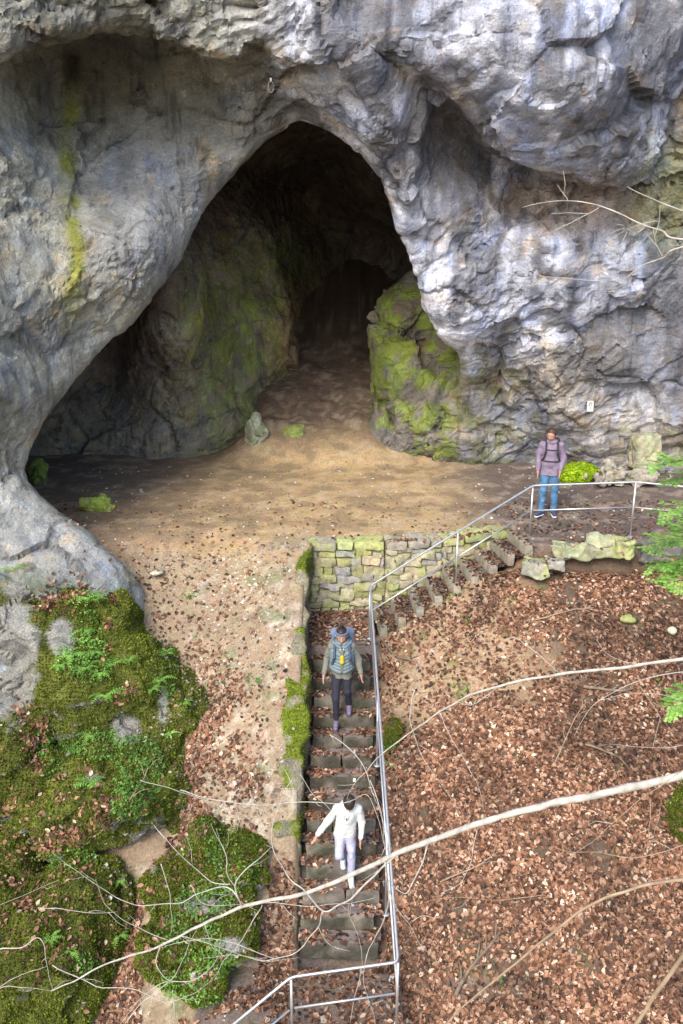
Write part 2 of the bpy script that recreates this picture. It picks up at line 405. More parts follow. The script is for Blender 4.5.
def terr_col(P):
    X, Y, Z = P.T; px, py, _ = proj(X, Y, Z)
    n = fbm(P, .8, 4, 3); n2 = fbm(P, 3.0, 3, 9); n3 = fbm(P, 9, 2, 21)
    c = np.tile(np.array([.20, .145, .095]), (len(P), 1))
    c = mix(c, (.40, .285, .15), np.clip(sstep(230, 40, np.hypot((px-355)*.8, (py-505)*1.6))+.3*n, 0, 1)*sstep(13.2, 14.4, Y+.8*n))     # ochre worn patch
    c = mix(c, (.115, .092, .085), np.clip(sstep(420, 520, px+60*n)*sstep(14.2, 14.5, Y)*.95, 0, 1))            # dark trodden earth on the right
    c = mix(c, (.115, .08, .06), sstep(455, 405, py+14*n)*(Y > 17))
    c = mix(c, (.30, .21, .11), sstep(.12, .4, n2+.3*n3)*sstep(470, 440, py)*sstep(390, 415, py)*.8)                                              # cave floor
    c = mix(c, (.12, .10, .085), sstep(250, 60, px)*sstep(510, 470, py)*(Y > 14))
    c = mix(c, (.13, .10, .075), sstep(.02, .28, n2+.4*n3)*.5)
    c = mix(c, (.36, .30, .22), sstep(.12, .35, -n2+.5*n3)*.35)
    sl = sstep(15.2, 13.6, Y+1.2*n)*(X < -.5)*sstep(17, 15, Y)
    c = mix(c, (.28, .215, .14), np.clip(.6+.8*n, 0, 1)*sl)
    c = mix(c, (.42, .37, .29), sstep(.1, .42, n2+.6*n3)*.6*sl)
    c = mix(c, (.20, .15, .10), sstep(.1, .4, -n2+.3*n3)*.5*sl)
    sr = (Y < 14.38) & (X > .6)
    c = np.where(sr[:, None], mix(c*0+np.array([.10, .07, .048]), (.30, .21, .13), np.clip(sstep(130, 30, np.hypot(px-450, (py-640)*.9)+60*n), 0, 1)), c)
    cor = (np.abs(X) < .62) & (Y < 14.4) | ((Y < 9) & (np.abs(X) < 1.8) & (Y > 6))
    c = np.where(cor[:, None], mix(c*0+np.array([.10, .082, .078]), (.16, .12, .09), np.clip(.5+n2, 0, 1)), c)
    c = mix(c, (.06, .09, .015), (sstep(.28, .5, n2+.25*n)*.6)*((Y < 14) & (np.abs(X) > .8)))
    return c*(1+.18*n3[:, None])
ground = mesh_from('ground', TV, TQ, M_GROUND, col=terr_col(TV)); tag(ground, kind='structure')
tag(ground, label='brown trodden earth in front of the cave and the slopes below')
def tz(x, y): return float(terrain(np.array([x]), np.array([y]))[0])

# ------------------------------------------------------------------ cliff with the cave
Fp = [(-260,-200,14.5),(-260,200,13.5),(-260,700,11.5),(-120,450,12.6),(-100,60,14.2),(960,-200,16.5),(960,300,17.6),(960,700,18.4),(340,-200,15.6),(100,-200,14.2),(600,-200,15.4),(340,740,18),
 (0,40,15.6),(100,8,16.4),(190,20,16.3),(245,45,16.0),(0,-60,15.4),(110,-70,15.8),(240,-40,15.7),
 (68,72,16.9),(15,100,15.9),(130,110,17.1),(200,110,17.0),(70,190,16.3),(0,200,14.7),(150,210,16.1),(230,100,16.9),(60,130,16.8),
 (0,300,13.9),(80,290,15.2),(150,255,15.9),(0,400,13.3),(45,370,14.5),(100,320,15.7),(15,450,13.9),(0,540,12.9),(-60,560,12.5),(60,530,13.4),(110,570,13.1),(20,600,12.3),(100,630,12.6),
 (190,270,16.9),(205,215,17.0),(240,155,17.1),(270,135,17.1),(300,115,17.1),(345,135,16.9),(385,190,17.0),(405,250,17.3),(425,300,17.7),(455,345,18.2),(510,365,18.9),
 (280,30,15.7),(300,75,16.0),(340,60,15.7),(390,120,16.2),(350,100,16.2),(400,50,15.9),(260,80,16.6),
 (455,120,17.9),(475,160,17.9),(440,80,17.2),(540,195,17.9),(620,200,17.9),(683,150,17.2),(600,60,17.2),
 (420,200,17.0),(480,250,17.3),(560,260,17.5),(650,260,17.7),(600,330,18.0),(520,320,18.1),(560,400,18.5),(650,400,18.5),(600,455,19.0),(683,455,18.7),(520,430,19.6),(480,400,19.7),(455,450,20.2)]
FM = Map(Fp)
Bp = [(-200,400,22),(30,430,20.6),(70,400,21.0),(110,370,21.6),(150,330,21.4),(40,480,20.2),(120,460,20.6),(230,230,23.0),(210,300,21.6),(235,350,21.9),(200,380,21.2),(260,330,23.0),(285,350,25.0),(260,420,22.5),(320,330,28),
 (350,250,30),(300,180,28.5),(380,250,30),(380,200,27),(300,130,25),(400,330,25),(360,330,28.5),(340,400,28),(200,420,20.9),(440,400,22),(600,300,24),(300,-100,24),(-200,0,24),(900,300,26),(300,700,22)]
BM = Map(Bp)
mouth = [(150,660),(141,590),(128,566),(95,535),(58,508),(34,488),(27,474),(33,450),(46,418),(70,388),(104,352),(135,320),(162,288),(184,262),(197,232),(215,198),(240,163),(266,138),(300,121),(330,128),(355,148),(378,178),(391,205),(401,245),(414,275),(427,305),(441,335),(458,352),(462,420),(450,520),(450,660)]
MM = polysd_map(mouth)
bulge = [(300,-300),(335,-20),(352,15),(371,45),(411,68),(441,88),(463,106),(472,128),(486,147),(516,163),(561,178),(600,186),(622,183),(645,170),(665,148),(678,125),(700,85),(760,40),(760,-300)]
BU = polysd_map(bulge)
BUF = Map([(352,10,15.5),(371,30,15.4),(411,55,15.3),(441,70,15.4),(470,115,15.8),(500,145,15.9),(540,165,16.0),(600,178,16.2),(640,165,16.5),(676,110,16.8),(560,100,15.1),(520,60,15.0),(620,90,15.4),(560,0,14.9),(660,20,15.9),(450,0,15.2),(560,-200,15.1),(340,-200,15.5),(740,0,16.6),(740,-200,16.8)])
lip = [(-300,-300),(-300,90),(-60,75),(0,60),(18,42),(48,29),(100,22),(150,27),(205,46),(238,52),(258,34),(240,-30),(250,-300)]
LI = polysd_map(lip)
LIF = Map([(0,40,14.2),(100,5,14.9),(200,20,15.3),(245,30,15.6),(0,-60,14.0),(110,-70,14.4),(240,-40,15.2),(-260,-200,14.3),(100,-200,14.2),(250,-200,15.0),(-200,80,13.8)])
mid = [(250,-300),(240,-30),(262,30),(296,80),(325,108),(352,132),(380,162),(408,205),(420,165),(423,120),(408,78),(371,52),(345,15),(300,-300)]
MI = polysd_map(mid)
H = .063
lo, hi = (-10.5, 11.3, -3.2), (10.5, 31.5, 10.6)
gX, gY, gZ = grid3(lo, hi, H)
px, py, zc = proj(gX, gY, gZ)
F = FM(px, py)
d = (F-gY)*.85
# protruding slabs
b1 = smax(BU(px, py)*zc/900*.9, BUF(px, py)-gY, .22)
b2 = smax(MI(px, py)*zc/900, F-.30-gY, .2)
b3 = smax(LI(px, py)*zc/900, LIF(px, py)-gY, .25)
del_ = None
d = smin(smin(smin(d, b3, .15), b2, .10), b1, .06)
c = MM(px, py)*zc/900 - np.clip((gY-F-.25)*.38, 0, 2.4)
c = smax(c, gY-BM(px, py), .5)
d = smax(d, -c, .28)
def ell(cx, cy, cz, rx, ry, rz):
    q = np.sqrt(((gX-cx)/rx)**2+((gY-cy)/ry)**2+((gZ-cz)/rz)**2); return (q-1)*min(rx, ry, rz)
def add_ell(d, p, r, k=.35): return smin(d, ell(p.x, p.y, p.z, *r), k)
d = add_ell(d, at(168, 385, 21.3), (.8, 1.0, 3.2), 1.0)       # column below the left lip
d = add_ell(d, at(178, 300, 20.2), (.7, 1.2, 1.5), .9)
d = add_ell(d, at(205, 425, 21.6), (1.2, .8, .6), .8)
d = add_ell(d, at(235, 350, 23.3), (1.3, 1.5, 3.6), 1.3)      # green inner wall
d = add_ell(d, at(405, 375, 21.2), (1.0, 1.2, 1.9), .8)      # mossy rock right of the cave floor
d = add_ell(d, at(425, 430, 20.9), (1.2, .8, .7), .6)
d = add_ell(d, at(440, 330, 21.6), (1.2, 1.2, 1.6), .8)
d = add_ell(d, at(478, 420, 20.2), (.9, .7, 1.3), .5)
rimd = np.abs(MM(px, py))
band = np.abs(d) < .6
P = np.stack([gX[band], gY[band], gZ[band]], 1)
cave_in = sstep(.5, 2.5, (gY-F)[band])
w1 = P+np.stack([noise(P, .9, 40), noise(P, .9, 50), noise(P, .9, 60)], 1)*.4
n = .20*noise(w1, .42) + .06*noise(w1, .95, 7)
A = w1*np.array([1.0, 1.0, 1.7])+np.stack([P[:, 2]*.6, P[:, 2]*.2, -P[:, 0]*.5], 1)   # tilted bedding
# broken facets: terraced low-frequency noise gives flats with sharp small ledges
for f_, st_, am, of in ((.6, 4, .30, 71),):
    q = noise(A, f_, of)*st_; fr = q-np.floor(q)
    n += am*((np.floor(q)+sstep(.84, 1.0, fr))/st_*.75)
ck = np.abs(noise(A, .8, 11)); n += -.10*sstep(.05, .0, ck)*-1
n *= .38+.62*sstep(2, 26, rimd[band])
n *= 1-.38*sstep(300, 200, px[band])*sstep(15, 70, py[band])
d[band] += n*(1-.15*cave_in)
d = close_border(d)
CV, CQ = surfnet(d, lo, H)
del rimd, gX, gY, gZ, px, py, zc, F, d, c, b1, b2, b3, band, P, w1, A, n, q, fr
CV = CV.astype(np.float64); CN = vnormals(CV, CQ)
# fracture facets, pushed along the surface normal
_px, _py, _ = proj(*CV.T); rim_ = np.abs(MM(_px, _py))
W0 = CV+np.stack([fbm(CV, 1.2, 2, 4), fbm(CV, 1.2, 2, 14), fbm(CV, 1.2, 2, 24)], 1)*.35
TB = W0@np.array([[.92, .12, -.38], [-.1, 1, .0], [.38, .05, .92]])*np.array([.8, 1, 1.25])
h1, e1 = cells(TB, .62, 1); h2, e2 = cells(TB, 1.5, 2); h3, e3 = cells(TB*np.array([1, 1, 1.3]), 3.4, 3)
soft = (1-.30*sstep(300, 180, _px)*sstep(20, 80, _py))*(.45+.55*sstep(3, 24, rim_))
patch = sstep(-.12, .18, fbm(CV, .5, 2, 66))           # some faces are smooth, some broken
dsp = .16*h1+.07*h2*(.3+.7*patch)+.04*h3*(.2+.8*patch)
dsp -= .07*sstep(.10, 0, e1)*patch+.035*sstep(.14, 0, e2)*patch
dsp += .02*noise(CV, 6, 3)+.02*patch*cells(TB, 6.5, 5)[0]
CRK = np.maximum(sstep(.07, .0, e1)*.8, sstep(.08, 0, e2)*.55*patch)*(fbm(CV, 1.6, 2, 31) > -.05)
CV = CV+CN*(dsp*soft)[:, None]
CN = vnormals(CV, CQ)
def cliff_col(P, Nn):
    px, py, _ = proj(*P.T); F = FM(px, py); X, Y, Z = P.T
    n0 = fbm(P, .45, 4, 2); n1 = fbm(P, 1.3, 4, 8); n2 = fbm(P, 4.0, 3, 14)
    S = P*np.array([3.2, 3.2, .35]); st = fbm(S, 1.0, 4, 5); S2 = P*np.array([1.3, 1.3, .3]); st2 = fbm(S2, 1., 3, 25)
    c = np.tile(np.array([.46, .47, .51]), (len(P), 1))
    c = mix(c, (.60, .61, .66), sstep(-.05, .3, n1+.4*n2)*.9)
    c = mix(c, (.26, .275, .33), sstep(.0, .22, st)*.85)                    # blue-grey streaks
    c = mix(c, (.43, .35, .23), sstep(.06, .3, n0+.35*n2)*.7)             # ochre
    c = mix(c, (.10, .10, .105), sstep(.08, .26, st2+.3*n2)*.8)            # black seepage
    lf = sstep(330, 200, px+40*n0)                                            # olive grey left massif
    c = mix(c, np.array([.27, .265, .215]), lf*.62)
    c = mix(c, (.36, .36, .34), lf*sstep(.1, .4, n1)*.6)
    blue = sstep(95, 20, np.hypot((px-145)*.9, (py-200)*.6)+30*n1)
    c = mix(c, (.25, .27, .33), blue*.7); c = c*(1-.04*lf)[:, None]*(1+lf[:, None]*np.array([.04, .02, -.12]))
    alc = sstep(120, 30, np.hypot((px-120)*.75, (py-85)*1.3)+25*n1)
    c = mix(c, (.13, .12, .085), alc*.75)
    ys = sstep(13, 3, np.abs(px-(70+4*np.sin(py*.03)+6*n2+5*n1)))*sstep(60, 120, py)*sstep(350, 270, py)
    c = mix(c, (.22, .225, .045), ys*np.clip(.8+1.3*n2, .25, 1))
    yk = sstep(13, 3, np.abs(px-72))*sstep(100, 70, py)*sstep(40, 60, py)
    c = mix(c, (.05, .05, .03), yk*.9)
    # shade of the cavity beside the bulge painted dark, then ochre and green stains
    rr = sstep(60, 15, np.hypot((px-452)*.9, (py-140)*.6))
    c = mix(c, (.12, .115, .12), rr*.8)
    oc = sstep(70, 20, np.hypot((px-570)*.55, (py-205)*1.6)+15*n1)
    c = mix(c, (.34, .24, .15), oc*.7)
    gr = sstep(60, 10, np.hypot((px-670)*.9, (py-200)*.7)+20*n1)
    c = mix(c, (.24, .25, .09), gr*.6)
    # pale bluish face low on the right, dark and mossy foot
    foot = sstep(350, 430, py+26*n1)*sstep(400, 450, px)
    c = mix(c, np.where((n1 > .02)[:, None], np.array([.30, .28, .26]), np.array([.12, .115, .11])), foot*.65)
    mossf = sstep(560, 450, px+40*n1)*sstep(330, 380, py)*sstep(380, 420, px)
    c = mix(c, (.14, .15, .04), mossf*np.clip(.55+1.5*n2, 0, 1)*.8)
    ms = sstep(.15, .5, n2+.5*n1)*sstep(400, 440, py)*sstep(420, 520, px)
    c = mix(c, (.20, .22, .07), ms*.5)
    # inside the cave
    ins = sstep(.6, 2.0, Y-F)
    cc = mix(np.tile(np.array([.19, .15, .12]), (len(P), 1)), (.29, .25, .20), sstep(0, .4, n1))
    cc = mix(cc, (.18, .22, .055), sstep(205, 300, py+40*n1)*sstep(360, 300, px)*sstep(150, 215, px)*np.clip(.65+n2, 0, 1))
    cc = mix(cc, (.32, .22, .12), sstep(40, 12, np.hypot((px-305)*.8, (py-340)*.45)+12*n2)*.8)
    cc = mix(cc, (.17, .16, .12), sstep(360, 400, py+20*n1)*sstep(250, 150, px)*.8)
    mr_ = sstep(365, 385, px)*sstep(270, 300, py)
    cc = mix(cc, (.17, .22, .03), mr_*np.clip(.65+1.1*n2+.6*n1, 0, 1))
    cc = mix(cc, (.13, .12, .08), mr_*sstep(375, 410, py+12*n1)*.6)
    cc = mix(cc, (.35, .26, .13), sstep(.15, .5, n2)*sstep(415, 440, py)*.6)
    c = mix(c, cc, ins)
    ft = sstep(468, 440, px)*sstep(362, 372, px)*sstep(270, 300, py)*(Y > 19.6)
    c = mix(c, np.where((n2 > .0)[:, None], np.array([.16, .20, .035]), np.array([.15, .13, .095])), ft*.85)
    # skirt and left foot greyer, mossy on top
    sk = sstep(470, 520, py)*sstep(200, 150, px)
    c = mix(c, (.38, .385, .36), sk*.8)
    c = mix(c, (.13, .14, .08), sk*sstep(.0, .4, n1)*.6)
    c = mix(c, (.07, .10, .015), sk*sstep(560, 600, py+20*n1)*sstep(.1, .5, Nn[:, 2]+.3*n2)*.8)
    # cracks in the fabric of the rock
    c = mix(c, (.10, .095, .09), CRK*.75)
    c = c*(1+.16*sstep(300, 380, px)*(1-ins))[:, None]*np.array([.97, .99, 1.05])
    return np.clip(c*(1+.2*n2[:, None]), .01, .9)
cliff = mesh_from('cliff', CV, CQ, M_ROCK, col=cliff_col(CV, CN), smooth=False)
tag(cliff, kind='structure', label='weathered grey limestone cliff around the dark cave mouth')
# ------------------------------------------------------------------ rough stone blocks
def block_arrays(cx, cy, cz, L, W, Hh, rz=0, seed=0, rough=.012, res=.055, bev=.02):
    """rounded, slightly irregular stone block; L along local x, W along local y"""
    def axis(n, s):
        k = max(2, int(s/res)); return np.linspace(-.5, .5, k+1)*s
    ax = [axis(0, L), axis(1, W), axis(2, Hh)]
    Vs, Qs, n0 = [], [], 0
    for a in range(3):
        u, v = [k for k in range(3) if k != a]
        U, W_ = np.meshgrid(ax[u], ax[v], indexing='ij')
        for sgn in (-1, 1):
            p = np.zeros(U.shape+(3,)); p[..., u] = U; p[..., v] = W_; p[..., a] = sgn*(L, W, Hh)[a]/2
            ii = np.arange(U.size).reshape(U.shape)+n0
            q = np.stack([ii[:-1, :-1], ii[1:, :-1], ii[1:, 1:], ii[:-1, 1:]], -1).reshape(-1, 4)
            if (sgn > 0) == (a == 1): q = q[:, ::-1]
            Vs.append(p.reshape(-1, 3)); Qs.append(q); n0 += U.size
    V = np.concatenate(Vs); hx = np.array([L, W, Hh])/2
    inner = np.clip(V, -(hx-bev), hx-bev); dd = V-inner; ln = np.linalg.norm(dd, axis=1, keepdims=True)
    V = inner+dd/np.maximum(ln, 1e-6)*np.minimum(ln, bev)
    off = V*1.0+seed*3.7
    dn = np.stack([fbm(off, 4.5, 3, 1), fbm(off, 4.5, 3, 5), fbm(off, 4.5, 3, 9)], 1)
    V = V+dn*rough*2
    c, s = math.cos(rz), math.sin(rz)
    V = V@np.array([[c, s, 0], [-s, c, 0], [0, 0, 1]])+np.array([cx, cy, cz])
    return V, np.concatenate(Qs)
def merge(parts):
    Vs, Qs, Cs, n0 = [], [], [], 0
    for p in parts:
        Vs.append(p[0]); Qs.append(p[1]+n0); n0 += len(p[0])
        if len(p) > 2: Cs.append(p[2])
    return np.concatenate(Vs), np.concatenate(Qs), (np.concatenate(Cs) if Cs else None)
def local(V, o): return np.asarray(V)-np.array(o)[None]
# lower flight
def stepcol(V, base=(.17, .145, .125)):
    n = fbm(V, 2.5, 3, 3); n2 = fbm(V, 9, 2, 8)
    c = np.tile(np.array(base), (len(V), 1))
    c = mix(c, (.25, .22, .185), sstep(-.1, .35, n)*.7); c = mix(c, (.12, .13, .06), sstep(.08, .4, n2+.5*n)*.4)
    return c
def treadcol(V):
    n = fbm(V, 3, 3, 30)
    return mix(np.tile(np.array([.17, .14, .13]), (len(V), 1)), (.12, .09, .07), sstep(-.1, .4, n)*.7)
org = (0.02, 11.0, -2.5)
st = empty('staircase', org, 'long lower flight of dark stone-edged earth steps below the walled landing', 'staircase')
for n in range(15):
    Yn = 13.03-.27*n; zn = -1.2-.17*n; xl = -.43-.06*n/14; xr = .50-.03*n/14
    if n >= 9: xl -= .03*random.random()+.02
    o = random.uniform(-.02, .02); cx = (xl+xr)/2+o; Lw = xr-xl+random.uniform(-.03, .02)
    k = random.uniform(.35, .6); parts = []
    for (u0, u1) in ((0, k), (k, 1)) if n in (2, 5, 6, 9, 12) else ((0, 1),):
        parts.append(block_arrays(xl+Lw*(u0+u1)/2+o, Yn+.05+random.uniform(-.008, .008), zn-.12, Lw*(u1-u0)-.006, .10, .24, random.uniform(-.015, .015), n*2+u0, .014, .05, .022))
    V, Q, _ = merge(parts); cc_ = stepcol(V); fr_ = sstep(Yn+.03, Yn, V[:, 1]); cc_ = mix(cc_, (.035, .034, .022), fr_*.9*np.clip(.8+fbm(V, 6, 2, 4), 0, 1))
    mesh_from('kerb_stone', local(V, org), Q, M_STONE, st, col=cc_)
    xs = np.linspace(xl-.04, xr+.04, 22); ys = np.linspace(Yn+.085, Yn+.31, 7) if n else np.linspace(13.16, 14.37, 26)
    X, Y = np.meshgrid(xs, ys, indexing='ij'); P = np.stack([X, Y, X*0], -1).reshape(-1, 3)
    Z = zn-.022+.018*fbm(P, 4, 3, n).reshape(X.shape)
    V = np.stack([X, Y, Z], -1).reshape(-1, 3); ii = np.arange(X.size).reshape(X.shape)
    Q = np.stack([ii[:-1, :-1], ii[1:, :-1], ii[1:, 1:], ii[:-1, 1:]], -1).reshape(-1, 4)
    mesh_from('tread', local(V, org), Q, M_GROUND, st, col=treadcol(V))
# upper flight
org2 = (1.8, 14.0, -.6)
st2 = empty('staircase', org2, 'short upper flight of pale kerbed steps climbing right along the stone wall', 'staircase')
Bm = lambda m: np.array([.56+.30*m, 14.22+.10*m if m < 8.5 else 15.1]); Fm = lambda m: np.array([.63+.309*m, 13.32+.125*m])
for m in range(9):
    b, f = Bm(m), Fm(m); dv = f-b; L = np.linalg.norm(dv); ang = math.atan2(dv[1], dv[0]); ctr = (b+f)/2; z = -1.2+.1333*(m+1)
    V, Q = block_arrays(ctr[0]+.05, ctr[1]+random.uniform(-.02, .02), z-.07, L+random.uniform(.02, .14), .13, .20, ang+random.uniform(-.03, .03), 60+m, .014, .05, .022)
    mesh_from('kerb_stone', local(V, org2), Q, M_STONE, st2, col=stepcol(V, (.27, .245, .185)))
    b2, f2 = Bm(m+1), Fm(m+1)
    U, W_ = np.meshgrid(np.linspace(0, 1, 9), np.linspace(-.03, 1.03, 22), indexing='ij')
    a0 = (b+[.08, 0])[None, None]*(1-W_[..., None])+(f+[.08, 0])[None, None]*W_[..., None]
    a1 = b2*(1-W_[..., None])+f2*W_[..., None]
    XY = a0*(1-U[..., None])+(a1+[.03, 0])*U[..., None]
    P = np.concatenate([XY, XY[..., :1]*0], -1).reshape(-1, 3); P[:, 2] = z-.04+.015*fbm(P, 4, 3, m)
    ii = np.arange(U.size).reshape(U.shape); Q = np.stack([ii[:-1, :-1], ii[1:, :-1], ii[1:, 1:], ii[:-1, 1:]], -1).reshape(-1, 4)
    mesh_from('tread', local(P, org2), Q, M_GROUND, st2, col=treadcol(P))
# steps leaving the landing at the bottom left
org3 = (-1.2, 7.7, -4.0)
st3 = empty('staircase', org3, 'bottom steps dropping away to the left below the bent handrail', 'staircase')
for m in range(4):
    x0 = -.74-.27*m; z = -3.76-.16*m
    V, Q = block_arrays(x0, 7.50, z-.085, 1.70, .12, .19, math.radians(96), 90+m, .014, .05, .022)
    mesh_from('kerb_stone', local(V, org3), Q, M_STONE, st3, col=stepcol(V))
    xs = np.linspace(x0-.24, x0-.03, 6) ; ys = np.linspace(6.7, 8.36, 20); X, Y = np.meshgrid(xs, ys, indexing='ij')
    P = np.stack([X, Y, X*0+z-.16], -1).reshape(-1, 3); P[:, 2] += .012*fbm(P, 4, 3, m)
    ii = np.arange(X.size).reshape(X.shape); Q = np.stack([ii[:-1, :-1], ii[1:, :-1], ii[1:, 1:], ii[:-1, 1:]], -1).reshape(-1, 4)
    mesh_from('tread', local(P, org3), Q, M_GROUND, st3, col=treadcol(P))

# ------------------------------------------------------------------ retaining wall of rubble stone
def wall_run(p0, p1, z0, z1, parts, caps, seed):
    p0 = np.array(p0); p1 = np.array(p1); dv = p1-p0; L = np.linalg.norm(dv); e = dv/L; nrm = np.array([e[1], -e[0]]); ang = math.atan2(e[1], e[0])
    z = z0; r = random.Random(seed)
    V, Q = block_arrays(*(p0+e*L/2-nrm*.17), (z0+z1)/2-.03, L, .28, z1-z0, ang, 1, .004, .12)
    parts.append((V, Q, mix(np.tile(np.array([.26, .23, .16]), (len(V), 1)), (.12, .13, .05), .5*np.ones(len(V)))))
    top = z1-.17
    while z < top-.05:
        h = min(r.uniform(.09, .17), top-z); x = -r.random()*.2
        while x < L:
            w_ = r.uniform(.12, .42); x1 = min(x+w_, L); x0 = max(x, 0)
            if x1-x0 > .05:
                c = p0+e*((x0+x1)/2)-nrm*(.05+r.uniform(-.012, .012))
                hh = h*r.uniform(.9, 1.1); jz = r.uniform(-.008, .008)
                V, Q = block_arrays(c[0], c[1], z+h/2+jz, x1-x0-r.uniform(.0, .012), .14, hh, ang+r.uniform(-.05, .05), r.random()*50, .034, .035, .02)
                t = r.random()
                base = np.array([.30, .27, .17])*(1-t)+np.array([.42, .38, .25])*t if r.random() < .75 else np.array([.27, .26, .24])
                if r.random() < .28: base = np.array([.30, .31, .13])*r.uniform(.7, 1.2)
                parts.append((V, Q, stonecol(V, base)))
            x = x1
        z += h
    x = 0
    while x < L-.02:
        w_ = min(r.uniform(.28, .62), L-x)
        if L-x-w_ < .15: w_ = L-x
        c = p0+e*(x+w_/2)-nrm*.13
        V, Q = block_arrays(c[0], c[1], z1-.075+r.uniform(-.015, .012), w_-.02, .36, .16, ang, r.random()*50, .02, .05, .035)
        base = np.array([.36, .38, .16])*r.uniform(.75, 1.15) if r.random() < .6 else np.array([.30, .28, .22])
        caps.append((V, Q, stonecol(V, base))); x += w_
def stonecol(V, base):
    n = fbm(V, 3.5, 3, 3); n2 = fbm(V, 12, 2, 8)
    c = np.tile(np.array(base, float), (len(V), 1))
    c = mix(c, (.27, .29, .08), sstep(.1, .45, n)*.65*(V[:, 0] < 1.6)); c = mix(c, (.15, .14, .11), sstep(.1, .4, n2)*.5)
    return c*(1+.15*n2[:, None])
parts, caps = [], []
pts = [(-.62, 14.36), (.75, 14.48), (1.75, 14.64), (3.0, 15.16)]
for k in range(3): wall_run(pts[k], pts[k+1], -1.3 if k < 2 else -.75, .03, parts, caps, 11+k)
wl = empty('retaining_wall', (1, 14.6, -1.3), 'rubble stone retaining wall with yellow-green algae closing the stair well', 'stone wall')
V, Q, C_ = merge(parts); mesh_from('masonry', local(V, wl.location), Q, M_STONE, wl, col=C_)
V, Q, C_ = merge(caps); mesh_from('coping', local(V, wl.location), Q, M_STONE, wl, col=C_)
# ------------------------------------------------------------------ carved rocks (boulders, mossy side wall)
def rock(name, fn, lo, hi, h, colfn, mat, amp=.12, f=1.2, parent=None, origin=None, ledge=.5):
    gX, gY, gZ = grid3(lo, hi, h); d = fn(gX, gY, gZ)
    b = np.abs(d) < max(4*h, amp*2.5); P = np.stack([gX[b], gY[b], gZ[b]], 1)
    n = amp*noise(P, f, 3)+amp*.5*noise(P, f*2.3, 9)+amp*.25*noise(P, f*5, 19)
    q = noise(P*np.array([1, 1, 1.6]), f*1.2, 33)*4; fr = q-np.floor(q); n += amp*ledge*(np.floor(q)+sstep(.7, 1, fr))/4
    d[b] += n
    V, Q = surfnet(close_border(d), lo, h); V = V.astype(float); Nn = vnormals(V, Q)
    big_ = amp >= .09
    if big_:
        ca, ea = cells(V, 1.5, 6); cb, eb = cells(V, 3.6, 7); V = V+Nn*(.09*ca+.045*cb-.05*sstep(.1, 0, ea))[:, None]*min(1, amp/.14); Nn = vnormals(V, Q)
    o_ = np.array(origin if origin is not None else [(V[:, 0].min()+V[:, 0].max())/2, (V[:, 1].min()+V[:, 1].max())/2, V[:, 2].min()])
    ob = mesh_from(name, V-o_, Q, mat, parent, col=colfn(V, Nn), smooth=not big_); ob.location = o_
    return ob, V, Q, Nn
def ellf(c, r, k=1):
    def f(X, Y, Z): return (np.sqrt(((X-c[0])/r[0])**2+((Y-c[1])/r[1])**2+((Z-c[2])/r[2])**2)-1)*min(r)
    return f
def union(fs, k=.2):
    def f(X, Y, Z):
        d = fs[0](X, Y, Z)
        for g in fs[1:]: d = smin(d, g(X, Y, Z), k)
        return d
    return f
def mosscol(rockc=(.24, .235, .21), cover=.5, bare=()):
    def f(V, Nn):
        n = fbm(V, 1.1, 4, 3); n2 = fbm(V, 4, 3, 8)
        c = np.tile(np.array(rockc), (len(V), 1)); c = mix(c, (.12, .12, .11), sstep(0, .4, n2)*.6)
        m = mossmask(V, Nn, cover, bare)
        g = mix(np.tile(np.array([.065, .075, .018]), (len(V), 1)), (.125, .135, .03), sstep(-.3, .4, n2+.5*n)); 
        return c*(1-m[:, None])+g*m[:, None]
    return f
def mossmask(V, Nn, cover, bare):
    n = fbm(V, 1.1, 4, 3); n2 = fbm(V, 4, 3, 8)
    m = sstep(-.15, .15, Nn[:, 2]-.35+cover+.5*n+.35*n2)
    px, py, _ = proj(*V.T)
    for (bx, by, rx, ry) in bare:
        m = m*(1-sstep(1.15, .8, np.hypot((px-bx)/rx, (py-by)/ry)+.5*n2))
    return m
rg = np.random.default_rng(3)
def tufts(name, V, Q, Nn, mask, count, size, mat, parent, origin):
    fa = np.cross(V[Q[:, 2]]-V[Q[:, 0]], V[Q[:, 3]]-V[Q[:, 1]]); ar = np.linalg.norm(fa, axis=1)/2
    ctr = V[Q].mean(1); mk = mask[Q].mean(1); ppx, ppy, _ = proj(*ctr.T)
    fn = fa/np.maximum(ar*2, 1e-9)[:, None]
    see = (fn*(np.array([0, 0, CZ])-ctr)).sum(1) > -.3*np.linalg.norm(ctr-[0, 0, CZ], axis=1)
    w_ = ar*mk*see; i = rg.choice(len(Q), count, p=w_/w_.sum()); u = rg.random((count, 4)); u /= u.sum(1, keepdims=True)
    P = (V[Q[i]]*u[..., None]).sum(1); n = Nn[Q[i]].mean(1)
    a = rg.normal(size=(count, 3)); t = np.cross(n, a); t /= np.linalg.norm(t, axis=1, keepdims=True); b = np.cross(n, t)
    s = size*rg.uniform(.5, 1.3, count)[:, None]; tip = P+n*s*rg.uniform(.4, 1.1, (count, 1))+b*s*rg.uniform(-.6, .6, (count, 1))
    T = np.stack([P+t*s*.5-n*.004, P-t*s*.5-n*.004, tip+b*s*.35-t*s*.2, tip-b*s*.1+t*s*.25], 1).reshape(-1, 3)
    o = mesh_from(name, T-np.array(origin), np.arange(count*4).reshape(-1, 4), mat, parent, smooth=False)
    return o
